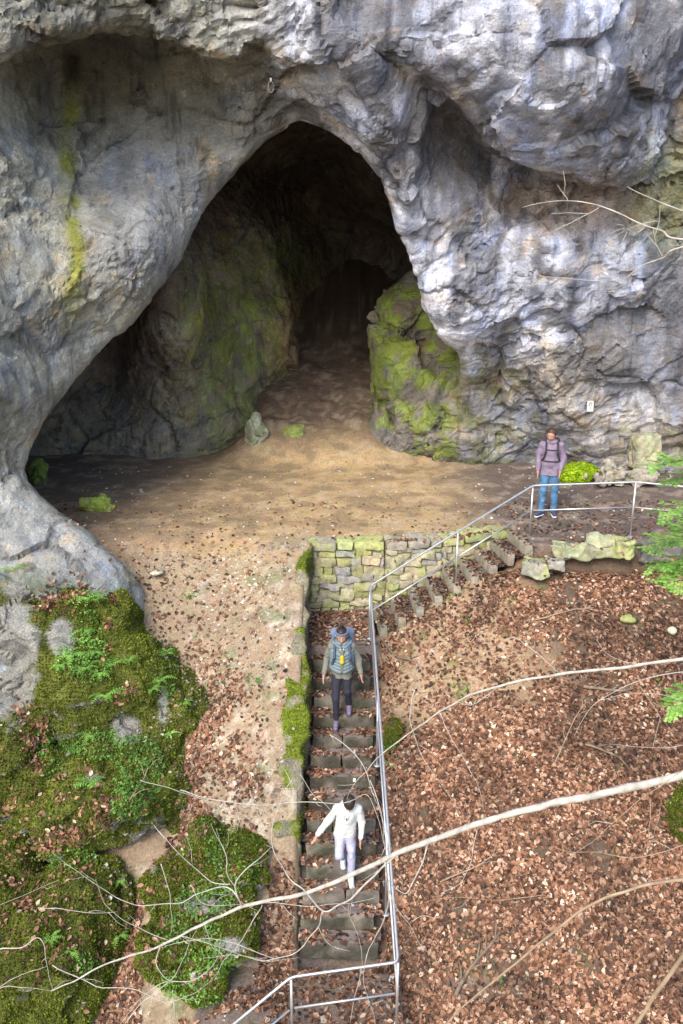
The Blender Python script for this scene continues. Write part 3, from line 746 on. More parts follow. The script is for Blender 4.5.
def leafy_rock(name, label, fn, lo, hi, h, cover, bare=(), count=30000, size=.03, amp=.12, f=1.2, rockc=(.24, .235, .21), cat='boulder', group=None, mcolor=None):
    ob, V, Q, Nn = rock(name, fn, lo, hi, h, mosscol(rockc, cover, bare), M_MOSSROCK, amp, f)
    tag(ob, label, cat, group)
    if count:
        m = tufts('moss', V, Q, Nn, mossmask(V, Nn, cover, bare)**2, count, size, mcolor or M_MOSS, ob, tuple(ob.location)); m['kind'] = 'stuff'
    return ob, V, Q, Nn
# ------------------------------------------------------------------ mossy side wall of the stairs
def sidewall(X, Y, Z):
    xc = -.62-.10*(14.3-Y)/4; w_ = .08+.09*sstep(13.2, 12, Y)+.025*np.sin(Y*9+X*3)
    zt = np.where(Y > 14.3, 0, -.72*(np.sqrt(np.maximum(14.35-Y, 0)**2+.16)-.4))+.035-.05*sstep(11, 10.3, Y)+.03*np.sign(np.sin(Y*5.1+np.sin(Y*3)))
    zt = zt + .04*np.sin(Y*7)
    d = smax(np.abs(X-xc)-w_, Z-zt, .06); d = smax(d, -1.0+zt-Z, .05)
    return smax(smax(d, Y-14.4, .05), 10.28-Y, .08)
def swcol(V, Nn):
    n = fbm(V, 1.3, 3, 3); n2 = fbm(V, 4, 3, 8); c = np.tile(np.array([.20, .185, .13]), (len(V), 1))
    m = sstep(-.15, .15, 1.6*n+1.2*n2+.6*sstep(13.4, 12.4, V[:, 1])-.35)*sstep(-.2, .4, Nn[:, 2]+.3)
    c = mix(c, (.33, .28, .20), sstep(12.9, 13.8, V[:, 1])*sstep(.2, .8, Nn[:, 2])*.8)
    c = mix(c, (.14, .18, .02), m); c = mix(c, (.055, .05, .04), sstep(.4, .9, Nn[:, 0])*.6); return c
ob, V, Q, Nn = rock('mossy_wall', sidewall, (-1.1, 10.0, -4.1), (-.2, 14.7, .4), .03, swcol, M_MOSSROCK, .05, 2.6)
tag(ob, 'low wall thick with bright moss along the left side of the stairs', 'stone wall')
mk = sstep(-.05, .3, 1.6*fbm(V, 1.3, 3, 3)+1.2*fbm(V, 4, 3, 8)+.6*sstep(13.4, 12.4, V[:, 1])-.35)*sstep(0, .5, Nn[:, 2]+.2)
m = tufts('moss', V, Q, Nn, mk, 8000, .017, islandmat('bright_moss', [(0, (.055, .065, .012)), (.5, (.12, .15, .02)), (.85, (.20, .24, .035)), (1, (.28, .28, .08))], rough=.95, spec=.05, trans=.25), ob, tuple(ob.location)); m['kind'] = 'stuff'
M_BRIGHT = bpy.data.materials['bright_moss']
# ------------------------------------------------------------------ boulders
def A_(px, py, D): return tuple(at(px, py, D))
B1 = [ellf(A_(112, 690, 12.5), (1.36, 1.1, 1.1)), ellf(A_(70, 640, 13.0), (1.15, 1.1, .9)), ellf(A_(55, 790, 11.4), (1.25, .9, .75)), ellf(A_(-10, 740, 12.0), (1.2, 1.1, 1.0)),
      ellf(A_(128, 775, 11.3), (.85, .8, .7)), ellf(A_(0, 640, 12.6), (.9, .9, 1.0)), ellf(A_(108, 805, 10.75), (.8, .8, .6)), ellf(A_(100, 610, 13.2), (.7, .9, .6))]
bare1 = [(12, 655, 26, 65), (128, 728, 15, 16), (22, 585, 26, 16), (62, 640, 14, 20), (163, 705, 5, 20), (95, 780, 9, 8)]
big = leafy_rock('mossy_boulder', 'huge mossy outcrop with ferns and bare grey patches at the left edge', union(B1, .3), (-6.6, 9.4, -4.6), (-1.3, 14.9, .9), .055, .74, bare1, 75000, .026, .24, 1.0, cat='boulder')
B2 = [ellf(A_(35, 955, 9.3), (1.15, 1.0, .75)), ellf(A_(84, 900, 9.85), (.62, .7, .55)), ellf(A_(-30, 880, 10.1), (.9, .8, .6)), ellf(A_(0, 1030, 8.6), (.9, .8, .5))]
b2 = leafy_rock('mossy_boulder', 'flat dark mossy boulder below the huge fern-covered outcrop, in the bottom left corner', union(B2, .25), (-5.6, 7.4, -5.4), (-1.9, 11.5, -1.9), .05, .75, [], 44000, .026, .12, 1.1)
B3 = [ellf(A_(217, 868, 10.0), (.66, .7, .42)), ellf(A_(180, 950, 9.05), (.50, .6, .42)), ellf(A_(220, 925, 9.3), (.48, .5, .34)), ellf(A_(165, 890, 9.65), (.35, .45, .38)), ellf(A_(195, 985, 8.75), (.36, .36, .3))]
b3 = leafy_rock('mossy_boulder', 'rounded green mossy boulder beside the lower stairs, behind the crossing twigs', union(B3, .15), (-2.8, 8.2, -4.9), (-.4, 11.0, -1.8), .035, .78, [(200, 905, 22, 9), (152, 850, 6, 24), (230, 945, 14, 7)], 36000, .024, .12, 1.6)
leafy_rock('mossy_boulder', 'bright mossy boulder half buried in leaves at the right edge of the slope', union([ellf(A_(684, 828, 10.5), (.42, .45, .5)), ellf(A_(700, 800, 10.8), (.4, .4, .4))], .15), (2.9, 9.6, -4.0), (5.0, 11.6, -1.2), .04, .8, [], 9000, .028, .09, 2)
leafy_rock('mossy_stump', 'short stump capped with bright moss, standing in leaves right of the stairs', union([ellf(A_(392, 742, 11.75), (.13, .13, .30)), ellf(A_(391, 728, 11.75), (.10, .10, .12)), ellf(A_(397, 756, 11.7), (.12, .12, .12))], .05), (.2, 11.2, -2.8), (1.2, 12.3, -1.4), .02, .8, [], 3500, .02, .04, 4, cat='stump', rockc=(.10, .085, .06), mcolor=M_BRIGHT)
def lime(cover):
    def f(V, Nn):
        n2 = fbm(V, 6, 3, 8); c = np.tile(np.array([.32, .46, .02]), (len(V), 1)); return mix(c, (.20, .19, .14), sstep(cover, cover+.3, n2))
    return f
def small(name, label, px, py, D, r, colr, cat='rock', amp=.09, res=.022, cnt=0):
    c = A_(px, py, D); lo_ = tuple(c[k]-r[k]-.2 for k in range(3)); hi_ = tuple(c[k]+r[k]+.2 for k in range(3))
    ob, V, Q, Nn = rock(name, ellf(c, r), lo_, hi_, res, colr, M_STONE, amp, 2.5, ledge=.8); tag(ob, label, cat)
    if cnt:
        m = tufts('moss', V, Q, Nn, np.ones(len(V)), cnt, .03, islandmat('lime_moss', [(0, (.17, .28, .01)), (.6, (.32, .48, .015)), (1, (.48, .62, .04))], rough=.9, spec=.05, trans=.3), ob, tuple(ob.location)); m['kind'] = 'stuff'
def flatc(a, b, lo_=.0, hi_=.3):
    def f(V, Nn):
        n2 = fbm(V, 5, 3, 8); n = fbm(V, 14, 2, 4); return mix(np.tile(np.array(a), (len(V), 1)), b, sstep(lo_, hi_, n2))*(1+.15*n[:, None])
    return f
def blockrock(name, label, px, py, D, r, colr, cat='rock', amp=.06, res=.025):
    c = A_(px, py, D); V, Q = block_arrays(0, 0, 0, r[0]*2, r[1]*2, r[2]*1.9, random.uniform(-.12, .12), px*.37, .05, .03, min(r)*.35)
    o = mesh_from(name, V, Q, M_STONE, col=colr(V+np.array(c), None)); o.location = c; tag(o, label, cat)
small('moss_cushion', 'lime green moss covered rock against the cliff foot beside the purple-jacketed hiker', 580, 474, 18.2, (.36, .24, .19), lime(.3), 'mossy rock', amp=.08, cnt=2600)
small('rock', 'small yellow-green rock on the bare floor near the left cave shelter', 94, 507, 16.35, (.24, .2, .2), flatc((.30, .36, .06), (.22, .24, .07)))
small('rock', 'dark mossy rock in the far left corner under the overhang', 39, 477, 18.1, (.2, .25, .24), flatc((.12, .16, .03), (.08, .08, .05)))
small('rock', 'pale grey standing rock at the foot of the cave bank', 259, 436, 20.35, (.27, .26, .38), flatc((.27, .28, .21), (.18, .19, .12)))
small('rock', 'round moss tinted rock beside the pale grey rock in the cave mouth', 294, 436, 20.6, (.3, .3, .34), flatc((.20, .23, .07), (.15, .14, .08)))
small('rock', 'low broken rock in the middle of the cave bank', 335, 440, 20.8, (.4, .3, .2), flatc((.16, .14, .08), (.22, .18, .09)))
blockrock('rock', 'upright yellowish slab leaning on the cliff foot near the right edge', 646, 452, 18.6, (.30, .25, .42), flatc((.33, .32, .2), (.25, .24, .17)), 'rock', .04)
small('rock', 'flat grey ledge stone at the cliff foot behind the handrail', 628, 476, 17.95, (.75, .28, .14), flatc((.30, .27, .22), (.22, .2, .15)))
blockrock('kerb_rock', 'long yellow-green kerb slab holding the path edge above the leaves', 588, 550, 14.32, (.50, .17, .12), flatc((.27, .28, .17), (.19, .18, .14)), 'kerb stone', .05)
blockrock('kerb_rock', 'pale block lying on top of the long kerb slab', 602, 541, 14.35, (.26, .15, .09), flatc((.33, .34, .21), (.28, .27, .2)), 'kerb stone', .05)
blockrock('kerb_rock', 'rounded mossy block at the foot of the second rail post', 623, 547, 14.2, (.17, .15, .17), flatc((.30, .33, .14), (.24, .23, .14)), 'kerb stone', .05)
blockrock('kerb_rock', 'square stone at the left end of the kerb slab', 560, 549, 14.3, (.16, .15, .13), flatc((.28, .29, .18), (.2, .2, .15)), 'kerb stone', .05)
blockrock('kerb_rock', 'dark kerb stone half hidden by the green sapling', 662, 549, 14.35, (.45, .2, .17), flatc((.15, .14, .12), (.1, .1, .09)), 'kerb stone', .05)
blockrock('rock', 'mossy grey rock in the leaves below the top of the steps', 534, 567, 13.85, (.22, .18, .13), flatc((.29, .31, .15), (.25, .25, .2)))
blockrock('rock', 'smaller grey rock next to the mossy one below the steps', 555, 563, 13.95, (.16, .14, .10), flatc((.28, .28, .24), (.22, .22, .18)))
small('rock', 'white angular stone alone in the middle of the leaf slope', 597, 741, 11.75, (.07, .06, .06), flatc((.62, .6, .55), (.5, .48, .42)), 'stone', .03, .012)
small('rock', 'flat mossy stone near the top of the leaf slope', 629, 620, 13.0, (.14, .1, .07), flatc((.3, .33, .12), (.3, .27, .2)), 'stone', .03, .015)
small('rock', 'cream stone in leaves close to the green sapling', 672, 630, 12.9, (.11, .1, .08), flatc((.5, .48, .36), (.36, .34, .24)), 'stone', .03, .015)
small('rock', 'pale flat stone on the dirt slope above the outcrop', 157, 572, 14.0, (.13, .1, .05), flatc((.5, .46, .36), (.4, .36, .26)), 'stone', .03, .015)
# ------------------------------------------------------------------ handrail
hr = empty('handrail', (.5, 13.27, -1.2), 'galvanised two-bar handrail following the path edge and both flights of stairs', 'handrail')
def tb(name, pts, r, parent, mat=M_STEEL, sides=10, org_=None, smooth_n=0):
    P = [Vector(p) for p in pts]; path = [(p, r*.72) for p in P]
    V, Q = tube_mesh([path], sides); return mesh_from(name, V-np.array(org_ if org_ is not None else parent.location), Q, mat, parent)
R0 = [at(790, 497, 14.3), at(683, 486.5, 14.62), at(636, 482, 14.75), at(533, 485.5, 14.8)]
p533t, p458t, cort, bott = at(533, 485.5, 14.8), at(458, 531.5, 13.95), at(370, 586, 13.27), at(398, 962, 8.12)
p291t, endt = at(291, 977, 8.02), at(200, 1052, 7.55)
top = R0+[p458t, cort, bott, p291t, endt]
def densify(P, r=.03):  # rounded bends
    out = [P[0]]
    for a, b, c in zip(P, P[1:], P[2:]):
        e = min(.07, (b-a).length/3, (c-b).length/3)
        q0 = b+(a-b).normalized()*e; q1 = b+(c-b).normalized()*e
        for t in (0, .25, .5, .75, 1): out.append(q0.lerp(b, t).lerp(b.lerp(q1, t), t))
    return out+[P[-1]]
tb('top_rail', densify([Vector(p) for p in top]), .0245, hr, sides=12)
dz = Vector((0, 0, -.45))
for a, b in zip(top, top[1:]):
    a2, b2 = Vector(a)+dz, Vector(b)+dz; u = (b2-a2).normalized()*.03
    tb('mid_rail', [a2+u, b2-u], .0185, hr)
def post(p, zb, dx=0):
    p = Vector(p); tb('post', [p-Vector((0, 0, .01)), (p.x+dx, p.y, zb)], .0235, hr, sides=12)
    V, Q = tube_mesh([[(Vector((p.x+dx, p.y, zb+.006)), .055), (Vector((p.x+dx, p.y, zb+.016)), .05)]], 12)
    mesh_from('base_plate', V-np.array(hr.location), Q, M_STEEL, hr)
post(R0[2], .0); post(p533t, -.02); post(p458t, tz(p458t.x, p458t.y-.15)+.02); post(cort, -1.22)
for t in (.36, .70):
    p = Vector(cort).lerp(Vector(bott), t); post(p, -1.2-.63*(13.2-p.y)-.05)
post(bott, -3.78); post(p291t, -3.78); post(endt, -4.4); post(R0[0], .0)
# ------------------------------------------------------------------ small marks and metal on the rock
def hit_cliff(px, py):
    from mathutils.bvhtree import BVHTree
    o = Vector((0, 0, CZ)); dv = (at(px, py, 10)-o).normalized(); r = BVH.ray_cast(o, dv); return r[0], r[1]
from mathutils.bvhtree import BVHTree
BVH = BVHTree.FromPolygons([tuple(v) for v in CV], [tuple(int(i) for i in q) for q in CQ])
p, n = hit_cliff(589, 406)
sg = empty('trail_marker', p+n*.03+Vector((0, -.05, 0)), 'small white trail marker plate fixed to the cliff behind the handrail', 'sign', rz=math.atan2(n.x, -n.y))
V, Q = block_arrays(0, -.015, 0, .14, .012, .23, 0, 1, 0, .05, .004); mesh_from('plate', V, Q, simple('sign_white', (.50, .50, .47), .5, var=.2), sg)
mk_black = simple('sign_dark', (.12, .12, .13), .6, var=.1)
ring = [(.028*math.cos(t)-.0, -.023, .045+.035*math.sin(t)) for t in np.linspace(-1.2, math.pi+1.0, 14)]+[(.0, -.023, -.03), (0, -.023, -.05)]
tb('symbol', ring, .008, sg, mk_black, 6, (0, 0, 0)); 
for (px_, py_, lab) in ((325, 131, 'metal climbing ring hanging from the top of the cave arch'), (372, 172, 'metal climbing ring hanging on the right side of the arch'), (271, 80, 'metal climbing ring on the rock above the arch')):
    p, n = hit_cliff(px_, py_)
    if p is None: continue
    e = empty('climbing_ring', p+Vector((0, -.03, 0)), lab, 'climbing bolt')
    V, Q = block_arrays(0, 0, 0, .035, .03, .06, 0, 1, 0, .03, .005); mesh_from('hanger', V, Q, M_STEEL, e)
    pts = [(.045*math.cos(t), -.03, -.11+.085*math.sin(t)) for t in np.linspace(0, 2*math.pi, 16)]
    tb('ring', pts, .009, e, M_STEEL, 6, (0, 0, 0))
# ------------------------------------------------------------------ leaf litter, pebbles, twigs (placed on whatever lies below)
bpy.context.view_layer.update(); dg = bpy.context.evaluated_depsgraph_get()
_vs, _ps, _nm, _n0 = [], [], [], 0
for o_ in list(COL.objects):
    if o_.type != 'MESH' or o_.name.startswith(('top_rail', 'mid_rail', 'post', 'base_plate', 'moss.', 'foliage', 'ring', 'hanger')) or o_.name == 'moss': continue
    me = o_.data; v = np.empty(len(me.vertices)*3, np.float32); me.vertices.foreach_get('co', v); v = v.reshape(-1, 3)
    M = np.array(o_.matrix_world); v = v@M[:3, :3].T+M[:3, 3]
    q = np.empty(len(me.loops), np.int32); me.loops.foreach_get('vertex_index', q)
    if len(q) != 4*len(me.polygons): continue
    q = q.reshape(-1, 4); c_ = v[q].mean(1); q = q[(c_[:, 1] < 20) & (c_[:, 1] > 5) & (np.abs(c_[:, 0]) < 9) & (c_[:, 2] < 1.6)]
    _vs.append(v); _ps += (q+_n0).tolist(); _nm += [o_.name]*len(q); _n0 += len(v)
GB = BVHTree.FromPolygons(np.concatenate(_vs).tolist(), _ps)
def drop(x, y, z0=None):
    z0 = tz(x, y)+1.5 if z0 is None else z0
    loc, nrm, i, _ = GB.ray_cast(Vector((x, y, z0)), Vector((0, 0, -1)), 6)
    if loc is None: return None, None, ''
    if nrm.z < 0: nrm = -nrm
    return loc, nrm, _nm[i]
nL = 290000
X = rng.uniform(-6.5, 7.5, nL); Y = 7.2+rng.random(nL)**1.15*9.6
Z = terrain(X, Y); P = np.stack([X, Y, Z], 1); ppx, ppy, _ = proj(X, Y, Z)
n1 = fbm(P, .9, 3, 44); n2 = fbm(P, 2.6, 3, 54)
den = np.zeros(nL)
rs = (X > .6) & ((Y < 14.15) | (X < 3.1))
den[rs] = (1.0+1.2*n2+.8*n1)[rs]
den = np.where(rs, den*(1-.75*sstep(95, 25, np.hypot((ppx-440)*.8, (ppy-650)*.9)+45*n2)), den)
ls = (X < np.where(Y < 10.3, -.5, -.8)) & (Y < 15.2)
dl = .07+.7*sstep(.08, .5, n1+.5*n2)*sstep(600, 720, ppy) 
dl = np.maximum(dl, .8*sstep(45, 15, np.abs(ppx-(200-.12*(ppy-700)))+60*n2+30*n1)*sstep(620, 730, ppy))
dl = np.maximum(dl, (.7+.5*n2)*sstep(860, 950, ppy))
dl = dl*(1-.75*sstep(0, 60, ppx-225)*sstep(900, 800, ppy))
for (bx, by, r_) in ((52, 608, 24), (70, 590, 16), (110, 600, 12), (38, 735, 34), (18, 700, 16), (112, 640, 8), (105, 795, 20), (60, 770, 10), (130, 690, 14), (10, 820, 10)):
    dl = np.maximum(dl, 1.0*sstep(r_*1.3, r_*.6, np.hypot(ppx-bx, ppy-by-22)))
dl = np.maximum(dl, .95*(ppx < 185)*sstep(820, 850, ppy))
inb = (ppx < 175) & (ppy > 600) & (ppy < 815)
hot = np.zeros(nL)
dl = np.where(inb, np.minimum(dl, .10+hot), dl)
den[ls] = (dl*sstep(15.2, 13.6, Y))[ls]
cor = (np.abs(X) < .56) & (Y < 14.3)
den[cor] = np.where(Y[cor] > 13.1, .45+.5*n2[cor], (.18+.8*sstep(.12, .4, np.abs(X[cor]-.05))+.3*n2[cor])*.55)
upm = (X >= .6) & (X < 3.1) & (Y > front_y(X)) & (Y < wall_y(X)-.05); den[upm] = .28
den[(Y > wall_y(X)) & (X < 3.12) & (X > -.5)] = .012; far_ = (X <= -.5) & (Y > 14.3); den[far_] = np.maximum(den[far_], .012); den[(Y > 14.15) & (X >= 3.1)] = .05
den[(Y < 8.95) & (np.abs(X) < .62)] = .20
den[(ppx < -30) | (ppx > 720) | (ppy > 1050)] *= .35
keep = rng.random(nL) < den*.95
leafV = []
def leaf(p, n, s):
    t = n.orthogonal().normalized(); a = random.uniform(0, 6.28); t = (Matrix.Rotation(a, 3, n) @ t)
    n = (n+Vector((random.gauss(0, .35), random.gauss(0, .35), 0))).normalized(); b = n.cross(t).normalized(); t = b.cross(n)
    c = random.uniform(-.25, .35)*s; w_ = s*random.uniform(.5, .7); f = random.uniform(.0, .3)*s
    o = p+n*random.uniform(.004, .03)
    return [o-t*s, o-t*s*.2+b*w_+n*f, o-t*s*.1+n*c*.3, o-t*s*.2-b*w_+n*f, o+t*s*.55+b*w_*.65+n*(f+c*.5), o+t*s*.55-b*w_*.65+n*(f+c*.5), o+t*s*1.05+n*c]
LF = [(0, 1, 2), (0, 2, 3), (2, 1, 4), (2, 5, 3), (2, 4, 6), (2, 6, 5)]
hits = 0
for x, y, z_ in zip(X[keep].tolist(), Y[keep].tolist(), Z[keep].tolist()):
    loc, nrm, ob = drop(x, y, z_+1.5)
    if loc is None or nrm.z < .25: continue
    if ob.startswith(('top_rail', 'mid_rail', 'post', 'moss_cushion')): continue
    if ob.startswith(('mossy_boulder', 'moss', 'mossy_stump', 'cliff', 'kerb_rock', 'rock')) and random.random() < .9: continue
    if ob.startswith('mossy_wall') and random.random() < .75: continue
    leafV += leaf(loc, nrm, random.uniform(.018, .046)); hits += 1
# denser drifts of leaves caught on the ledges of the big outcrop
for (bx, by, r_, k_) in ((48, 604, 14, 120), (66, 596, 14, 90), (80, 588, 10, 50), (112, 600, 7, 35), (109, 625, 5, 30), (109, 648, 5, 25), (44, 728, 12, 90), (32, 742, 12, 110), (22, 712, 9, 50), (36, 765, 9, 50), (105, 802, 12, 60), (62, 775, 7, 30), (128, 690, 8, 40), (118, 702, 6, 20), (5, 812, 7, 25), (28, 905, 10, 50), (12, 880, 6, 30), (45, 845, 14, 90), (75, 832, 14, 90), (100, 820, 12, 60), (60, 838, 10, 60)):
    for _ in range(k_):
        a = random.uniform(0, 6.28); q = r_*abs(random.gauss(0, .75))
        dv = (at(bx+q*math.cos(a), by+q*.8*math.sin(a), 10)-Vector((0, 0, CZ))).normalized()
        h, loc, nrm, idx, ob, _ = sc.ray_cast(dg, Vector((0, 0, CZ)), dv)
        if h: leafV += leaf(loc, nrm, random.uniform(.025, .045))
nl = len(leafV)//7
LQ = (np.arange(nl)[:, None, None]*7+np.array(LF)[None]).reshape(-1, 3)
lo_ = mesh_from('leaf_litter', [tuple(v) for v in leafV], LQ, M_LEAF, tri=True, smooth=False)
tag(lo_, 'fallen red-brown beech leaves covering slopes and steps', 'leaves', kind='stuff')
# pebbles and rubble
k = 30000; X = rng.uniform(-5.5, 5.5, k); Y = rng.uniform(8, 19.5, k)
P = np.stack([X, Y, X*0], 1); n1 = fbm(P, 1.2, 3, 77); ppx, ppy, _ = proj(X, Y, terrain(X, Y))
d_ = np.where((X < -.8) & (Y < 14.5), .9*sstep(-.1, .35, n1+.25), .06); d_ = np.where((X > .6) & (Y < 14.4), .10, d_)
d_ = np.where(np.abs(X) < .62, .05, d_); d_ = np.where(np.hypot(ppx-250, ppy-610) < 45, 1, d_)
PV, PQ, n0 = [], [], 0
base = np.array([[x, y, z] for x in (-1, 1) for y in (-1, 1) for z in (-1, 1)], float)
bq = np.array([[0, 1, 3, 2], [4, 6, 7, 5], [0, 4, 5, 1], [2, 3, 7, 6], [0, 2, 6, 4], [1, 5, 7, 3]])
Z = terrain(X, Y)
for x, y, z_ in [(X[i], Y[i], Z[i]) for i in np.nonzero(rng.random(k) < d_)[0]]:
    s = random.uniform(.007, .022)*(1.8 if random.random() < .06 else 1); loc, nrm, ob = drop(float(x), float(y), float(z_)+.6)
    if loc is None: continue
    a = random.uniform(0, 3.14); R = np.array(Matrix.Rotation(a, 3, 'Z'))
    v = (base*np.array([s, s*.7, s*.45])*(1+rng.uniform(-.3, .3, (8, 3))))@R.T+np.array(loc)+[0, 0, s*.2]
    PV.append(v); PQ.append(bq+n0); n0 += 8
g = mesh_from('gravel', np.concatenate(PV), np.concatenate(PQ), M_PEBBLE, smooth=False); tag(g, 'loose pebbles and limestone chips on the dirt', 'gravel', kind='stuff')
# fallen sticks lying on the leaf slope
sticks = [([(535, 623), (575, 612), (600, 610)], .014, 'thin fallen stick near the top of the leaf slope, below the kerb stones'),
          ([(583, 690), (600, 693), (622, 695), (640, 690)], .03, 'short thick rotten branch lying right of the middle of the leaf slope'),
          ([(585, 748), (605, 755), (622, 762)], .022, 'stubby broken stick just below the white angular stone'),
          ([(455, 1000), (468, 975), (485, 955), (505, 930)], .03, 'dark rotting branch at the bottom of the leaf slope'),
          ([(440, 885), (480, 868), (505, 850)], .013, 'dark thin stick lying under the big pale branch'),
          ([(380, 640), (395, 660), (418, 665)], .02, 'small log lying right beside the landing'),
          ([(555, 765), (575, 720), (590, 700)], .010, 'thin curved twig lying left of the white angular stone'),
          ([(640, 690), (660, 720), (650, 760)], .010, 'forked dry twig under the green sapling'),
          ([(82, 850), (120, 820), (145, 780), (150, 765)], .012, 'long bare stick leaning across the mossy outcrop')]
from mathutils import noise as mn
for k_, (pp, r_, lab) in enumerate(sticks):
    pts = []
    for (a, b) in zip(pp, pp[1:]):
        for t in (0, .25, .5, .75):
            x_, y_ = a[0]+(b[0]-a[0])*t, a[1]+(b[1]-a[1])*t
            h, loc, nrm, *_ = sc.ray_cast(dg, Vector((0, 0, CZ)), (at(x_, y_, 10)-Vector((0, 0, CZ))).normalized())
            if h: pts.append(loc+Vector((0, 0, r_+.03+.02*random.random())))
    path = [(p, r_*(1-.5*i/len(pts))) for i, p in enumerate(pts)]; paths = [path]
    for i in range(2, len(pts)-1, 2):
        d2 = (pts[i+1]-pts[i]).normalized(); s_ = d2.cross(Vector((0, 0, 1)))*random.choice((-1, 1))
        paths.append([(pts[i], r_*.5), (pts[i]+(d2+s_*.8)*.12+Vector((0, 0, .03)), r_*.35), (pts[i]+(d2+s_)*.26+Vector((0, 0, .02)), r_*.12)])
    V, Q = tube_mesh(paths, 6); o_ = np.array(pts[0]); s = mesh_from('fallen_branch', V-o_, Q, M_DEAD if r_ > .015 else M_TWIG); s.location = o_; tag(s, lab, 'branch')
# ------------------------------------------------------------------ plants on the boulders
def frond_plant(name, label, loc, nrm, nf, L, mat, broad=False, group=None):
    e = empty(name, loc, label, 'fern', group); L *= 1.35
    Vs, Qs, n0 = [], [], 0
    for k in range(nf):
        a = k/nf*6.28+random.uniform(-.4, .4); out = Vector((math.cos(a), math.sin(a), 0)); out = (out+nrm*.2).normalized()
        l = L*random.uniform(.7, 1.15); s = out.cross(Vector((0, 0, 1))).normalized(); prev = None
        nseg = 9
        for i in range(nseg+1):
            t = i/nseg; p = out*l*t+Vector((0, 0, 1))*l*(.75*t-.85*t*t)+nrm*.01
            w_ = l*(.10 if broad else .17)*math.sin(math.pi*min(1, t*.9+.12))**.8
            if broad:
                cur = (p-s*w_, p+Vector((0, 0, .01)), p+s*w_)
                if prev:
                    Vs += [*prev, *cur]; Qs += [(n0, n0+1, n0+4, n0+3), (n0+1, n0+2, n0+5, n0+4)]; n0 += 6
                prev = cur
            else:
                if i and i < nseg:
                    d_ = out*l*.045
                    for sg_ in (-1, 1):
                        q = p+s*w_*sg_+out*w_*.35+Vector((0, 0, -.15*w_))
                        Vs += [p-d_, p+d_, q+d_*.3, q-d_*.3]; Qs.append((n0, n0+1, n0+2, n0+3)); n0 += 4
    mesh_from('fronds', [tuple(v) for v in Vs], np.array(Qs), mat, e, smooth=False); return e
def view_hit(px_, py_):
    h, loc, nrm, *_ = sc.ray_cast(dg, Vector((0, 0, CZ)), (at(px_, py_, 10)-Vector((0, 0, CZ))).normalized()); return loc, nrm
bpy.context.view_layer.update(); dg = bpy.context.evaluated_depsgraph_get()
for i, (px_, py_, L) in enumerate([(88, 598, .24), (84, 630, .20), (70, 655, .24), (95, 652, .17), (60, 664, .16), (92, 735, .20), (105, 695, .24), (165, 655, .15), (160, 680, .18), (182, 704, .12), (112, 665, .16), (128, 660, .14),
                                  (88, 785, .22), (170, 735, .14), (12, 570, .2), (85, 668, .18), (100, 672, .16), (150, 690, .14), (50, 940, .13), (72, 950, .13), (118, 935, .14), (95, 600, .16), (120, 880, .12)]):
    loc, nrm = view_hit(px_, py_)
    frond_plant('fern', 'small bright green fern rooted in moss on the left boulders', loc, nrm, random.choice((7, 8, 9)), L, M_LIME, i in (13,), 'ferns on the left boulders')
def leaf_patch(name, label, spots, mat, cat='ground cover'):
    Vs = []; c = 0
    for (bx, by, rx, ry, cnt) in spots:
        for _ in range(cnt):
            a = random.uniform(0, 6.28); q = math.sqrt(random.random())
            loc, nrm = view_hit(bx+rx*q*math.cos(a), by+ry*q*math.sin(a))
            for _k in range(random.choice((2, 3, 4))):
                s = random.uniform(.010, .024); u = Vector((random.gauss(0, 1), random.gauss(0, 1), random.gauss(0, .5)))
                n_ = (nrm+u*.4).normalized(); t = n_.orthogonal().normalized(); t = Matrix.Rotation(random.uniform(0, 6.28), 3, n_)@t; b = n_.cross(t)
                o = loc+nrm*random.uniform(.02, .07)+u*.02
                Vs += [o-t*s, o+b*s*.7+n_*s*.2, o+t*s, o-b*s*.7+n_*s*.2]; c += 1
    o = mesh_from(name, [tuple(v) for v in Vs], np.arange(c*4).reshape(-1, 4), mat, smooth=False); tag(o, label, cat, kind='stuff')
leaf_patch('ground_cover', 'low bright green leaves growing over the mossy boulders',
    [(85, 660, 30, 22, 260), (100, 745, 34, 16, 240), (48, 740, 14, 20, 110), (70, 745, 14, 12, 90), (140, 770, 26, 34, 420), (128, 800, 18, 22, 200), (90, 625, 14, 20, 80), (165, 670, 14, 30, 90), (55, 770, 12, 12, 40),
     (205, 900, 30, 22, 260), (190, 935, 34, 26, 260), (215, 960, 22, 16, 150), (185, 985, 24, 14, 130), (235, 860, 28, 34, 200), (85, 965, 12, 12, 70), (70, 860, 30, 12, 90), (212, 1000, 14, 10, 60), (200, 840, 25, 20, 100)], M_FERN)
leaf_patch('weeds', 'scattered tiny green weeds in the soil beside the stairs', [(460, 690, 10, 12, 40), (463, 620, 10, 5, 25), (510, 600, 7, 4, 18), (505, 680, 6, 6, 10), (450, 595, 9, 5, 15), (655, 685, 9, 9, 40), (190, 595, 10, 5, 14), (255, 680, 10, 6, 14), (392, 755, 8, 14, 70), (445, 770, 6, 5, 12), (500, 985, 8, 8, 12)], M_FERN, 'weeds')
